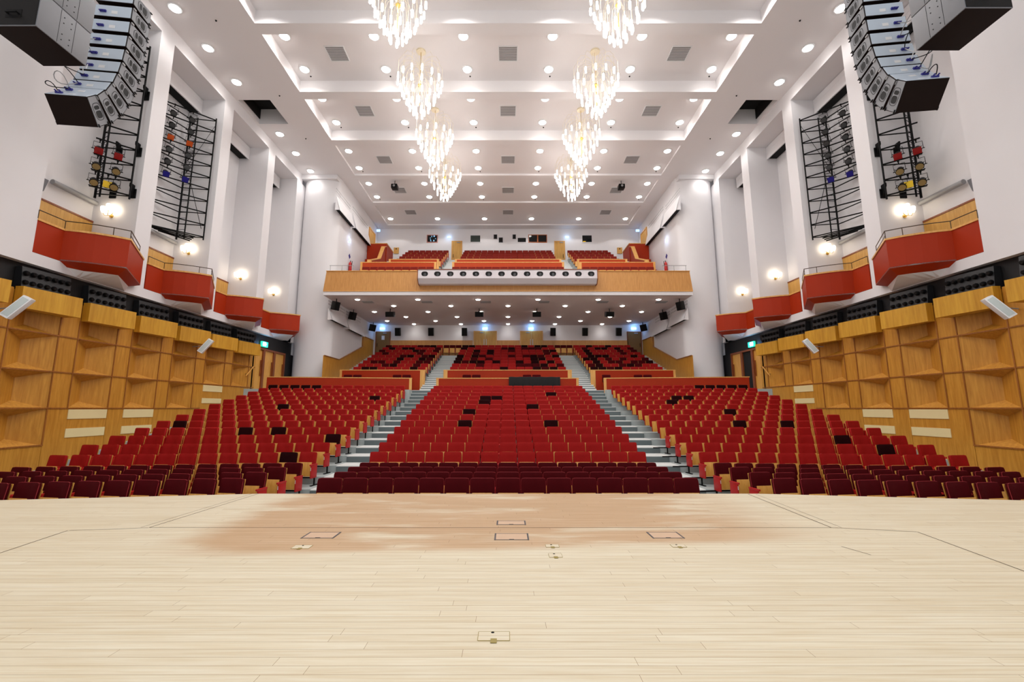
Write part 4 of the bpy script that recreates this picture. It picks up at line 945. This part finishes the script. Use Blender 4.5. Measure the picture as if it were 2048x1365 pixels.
# ------------------------------------------------------------------ seats
def seat_shapes():
    S = {}
    m = MB(); Mx = Matrix.Rotation(R(-9), 4, 'X')
    nx, nz = 8, 8; w, h = .53, .5; fr = []; bk = []
    for k in range(nz+1):
        v = k/nz*2-1
        for i in range(nx+1):
            u = i/nx*2-1
            ru = math.copysign(min(1, abs(u)), u); cor = max(0, abs(u)-.82)/.18*max(0, abs(v)-.82)/.18
            X = u*w/2*(1-.02*(v+1)/2)*(1-.045*cor); Z = v*h/2*(1-.045*cor)
            edge = max(abs(u), abs(v)); rnd_ = (max(0, edge-.8)/.2)**2*.026
            fr.append(Vector((X, -.046+rnd_-.03*u*u+.02*(1-v*v)*(1-u*u)-.0, Z))); bk.append(Vector((X, .042-.02*u*u-rnd_*.3, Z)))
    T = Matrix.Translation((0, 0, .70)) @ Mx; n1 = nx+1; q = len(fr)
    fs = [[k*n1+i, k*n1+i+1, (k+1)*n1+i+1, (k+1)*n1+i] for k in range(nz) for i in range(nx)]
    fs += [[q+a for a in reversed(f)] for f in fs]
    rim = [i for i in range(nx)]+[k*n1+nx for k in range(nz)]+[nz*n1+i for i in range(nx, 0, -1)]+[k*n1 for k in range(nz, 0, -1)]
    fs += [[rim[i], rim[(i+1) % len(rim)], q+rim[(i+1) % len(rim)], q+rim[i]] for i in range(len(rim))]
    m.add([T @ v for v in fr+bk], fs, 0, True); S['backrest'] = m
    m = MB(); m.tube([T @ (fr[i]+Vector((0, .012, 0))) for i in [k*n1 for k in range(nz+1)]+[nz*n1+i for i in range(1, nx)]+[k*n1+nx for k in range(nz, -1, -1)]], .007, 5); S['piping'] = m
    m = MB(); m.rbox(0, .055, .70, .49, .018, .46, .008, M=Mx); S['back_shell'] = m
    m = MB(); Mp = Matrix.Rotation(R(-6), 4, 'X')
    m.rbox(0, -.115, .465, .455, .09, .4, .03, M=Mp, seg=3); S['seat_cushion'] = m
    m = MB(); m.rbox(0, -.168, .47, .45, .016, .405, .007, M=Mp, taper=.94); S['seat_underside'] = m
    m = MB(); m.rbox(.265, -.13, .6, .05, .36, .05, .018); m.rbox(.265, -.11, .4, .034, .3, .36, .01); S['armrest'] = m
    m = MB(); m.box(.25, .28, -.07, -.03, .02, .24); m.box(.235, .295, -.22, .12, 0, .025); m.box(-.26, .26, -.05, -.02, .2, .235); S['leg'] = m
    return S
SH = seat_shapes()
ME = {}
def smesh(nm, mat):
    k = (nm, mat.name)
    if k not in ME: ME[k] = SH[nm].mesh(nm, mat)
    return ME[k]
endarm = MB(); endarm.join(SH['armrest'], Matrix.Translation((-.53, 0, 0)))
endleg = MB(); endleg.join(SH['leg'], Matrix.Translation((-.53, 0, 0)))
SH['end_armrest'] = endarm
plate = MB(); plate.box(.258, .272, -.264, -.259, .44, .53); plate2 = MB(); plate2.box(-.272, -.258, -.264, -.259, .44, .53)
SH['plate_r'] = plate; SH['plate_l'] = plate2
def obj(nm, me, parent):
    o = D.objects.new(nm, me); COL.objects.link(o); o.parent = parent; return o
NUMP = WHITEG; PIPE = plain('wine_piping', (150, 26, 34), .6)
def make_seat(vel, end):
    t = thing('tip_up_chair', 'x', 'theatre seat')
    b = obj('backrest', smesh('backrest', vel), t); obj('back_shell', smesh('back_shell', BEECH), b)
    if vel is MAROON: obj('piping', smesh('piping', PIPE), b)
    c = obj('seat_cushion', smesh('seat_cushion', vel), t); obj('seat_underside', smesh('seat_underside', BEECH), c)
    a = obj('armrest', smesh('armrest', REDP), t); obj('leg', smesh('leg', BLACK), t)
    if end == 1: obj('number_plate', smesh('plate_r', NUMP), a)
    if end == -1:
        a2 = obj('armrest', smesh('end_armrest', REDP), t); obj('number_plate', smesh('plate_l', NUMP), a2)
        obj('leg', endleg.mesh('leg', BLACK), t)
    return t
PS = {}
seat_list = []                                                   # (x, y, z, rz, velvet, end, label)
rnd = random.Random(11)
DARKS = {('L', 8, 4), ('L', 8, 6), ('L', 9, 11), ('R', 9, 8), ('R', 9, 5), ('C', 9, 10), ('C', 9, 4), ('R', 6, 10), ('R', 7, 9), ('L', 12, 7), ('C', 11, 4), ('C', 13, 5), ('C', 14, 5), ('C', 14, 6), ('C', 15, 11), ('L', 14, 1),
         ('R', 13, 3), ('R', 14, 4), ('R', 14, 5), ('R', 11, 6), ('L', 5, 1), ('L', 7, 0), ('C', 12, 9)}
BLK = {'L': 'left', 'C': 'centre', 'R': 'right'}
for n in range(1, 18):
    y, z = RY[n-1], RZ[n-1]
    for j in range(15):
        seat_list.append(('C', n, j, (-.55*7+.55*j, y, z, 0)))
    for s, b in ((-1, 'L'), (1, 'R')):
        for j in range(13):
            q = .55*(j+.5)
            seat_list.append((b, n, j, (s*(5.67+q*C8), y-q*S8, z, s*R(8))))
def inframe(x, y): return abs(x)*880/(y*.9885) < 1030
indiv = [q for q in seat_list if q[1] <= 8 and inframe(q[3][0], q[3][1])]
indiv.sort(key=lambda q: (q[1], abs(q[3][0])))
indiv = indiv[:300]; keep = set((q[0], q[1], q[2]) for q in indiv)
COLN = {'maroon_velvet': 'dark maroon', 'crimson_velvet': 'crimson', 'black_red_velvet': 'near-black'}
for b, n, j, (x, y, z, rz) in indiv:
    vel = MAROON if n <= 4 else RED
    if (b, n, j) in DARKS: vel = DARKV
    end = 0
    if b == 'C': end = -1 if j == 0 else (1 if j == 14 else 0)
    elif b == 'L': end = 1 if j == 0 else 0
    else: end = -1 if j == 0 else 0
    k = (vel.name, end)
    if k not in PS: PS[k] = o = make_seat(vel, end)
    else: o = dup(PS[k], (0, 0, 0))
    o.location = (x, y, z); o.rotation_euler = (0, 0, rz)
    pos = ORD[j]+' from left' if b == 'C' else ORD[j]+' from the aisle'
    row = 'front row' if n == 1 else ORD[n-1]+' row from stage'
    o['label'] = '%s theatre seat, %s, %s block, %s' % (COLN[vel.name], row, BLK[b], pos)
    o['group'] = 'theatre seats, %s block' % BLK[b]
MS = [RED, MAROON, DARKV, BRICKV, BEECH, REDP, BLACK]
def low(vi):
    m = MB(); Mx = Matrix.Rotation(R(-9), 4, 'X'); Mp = Matrix.Rotation(R(-6), 4, 'X')
    m.rbox(0, 0, .70, .528, .085, .5, .03, vi, Mx, 1); m.rbox(0, -.115, .465, .455, .09, .4, .025, vi, Mp, 1)
    m.rbox(0, -.168, .47, .45, .016, .405, .005, 4, Mp, 1); m.rbox(0, .055, .70, .49, .018, .46, .006, 4, Mx, 1)
    m.rbox(.265, -.13, .6, .05, .36, .05, .012, 5, None, 1); m.box(.25, .28, -.25, .04, .22, .58, 5); m.box(.25, .28, -.07, -.03, 0, .24, 6)
    return m
LOW = [low(i) for i in range(4)]
big = MB()
def addlow(x, y, z, rz, vi, w=1.0):
    big.join(LOW[vi], Matrix.Translation((x, y, z)) @ Matrix.Rotation(rz, 4, 'Z') @ Matrix.Diagonal((w, 1, 1, 1)))
for b, n, j, (x, y, z, rz) in seat_list:
    if (b, n, j) in keep: continue
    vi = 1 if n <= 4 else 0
    if (b, n, j) in DARKS: vi = 2
    elif n == 17 and (b != 'C') and 3+5 <= j: vi = 2
    addlow(x, y, z, rz, vi)
for k in range(9):                                              # rear stalls
    y, z = Y2[k], Z2[k]
    def vi_():
        r = rnd.random(); return 2 if r < .2 else (1 if r < .42 else 0)
    for j in range(14): addlow(-.55*6.5+.55*j, y, z, 0, vi_())
    for s in (-1, 1):
        for j in range(9): addlow(s*(5.72+.535*j), y, z, 0, vi_(), .97)
        if k == 8:
            for j in range(3): addlow(s*(4.15+.5*j), y, z, 0, 1, .9)
for x in (-10.1, -9.5, -7.0, -6.4, -2.6, -2.0, 1.2, 1.8, 6.2, 8.2, 8.8): addlow(x, 27.75, CROSS+.12, 0, 1)
for k in range(5):                                              # balcony
    y, z = YB[k], ZB[k]
    for j in range(15): addlow(-.49*7+.49*j, y, z, 0, 3, .89)
    for s in (-1, 1):
        for j in range(7): addlow(s*(5.22+.49*j), y, z, 0, 3, .89)
for j in range(14): addlow(-.53*6.5+.53*j, 28.0, 9.9, 0, 3, .95)
for s in (-1, 1):
    for j in range(9): addlow(s*(5.15+.53*j), 28.0, 9.9, 0, 3, .95)
rest = solo(big, 'tip_up_chairs', MS, 'rows of red tip-up theatre seats in the upper stalls, under and on the balcony', 'theatre seats', 'theatre seats beyond the eighth row', 'stuff')

# ------------------------------------------------------------------ stage lighting above the stage
for x in (-7, 0, 7):
    lamp('AREA', 'stage_lamp', (x, 3.2, 12.5), 110, (1, .97, .92), None, (0, 0, 0), shape='RECTANGLE', size=3.5, size_y=2.0)
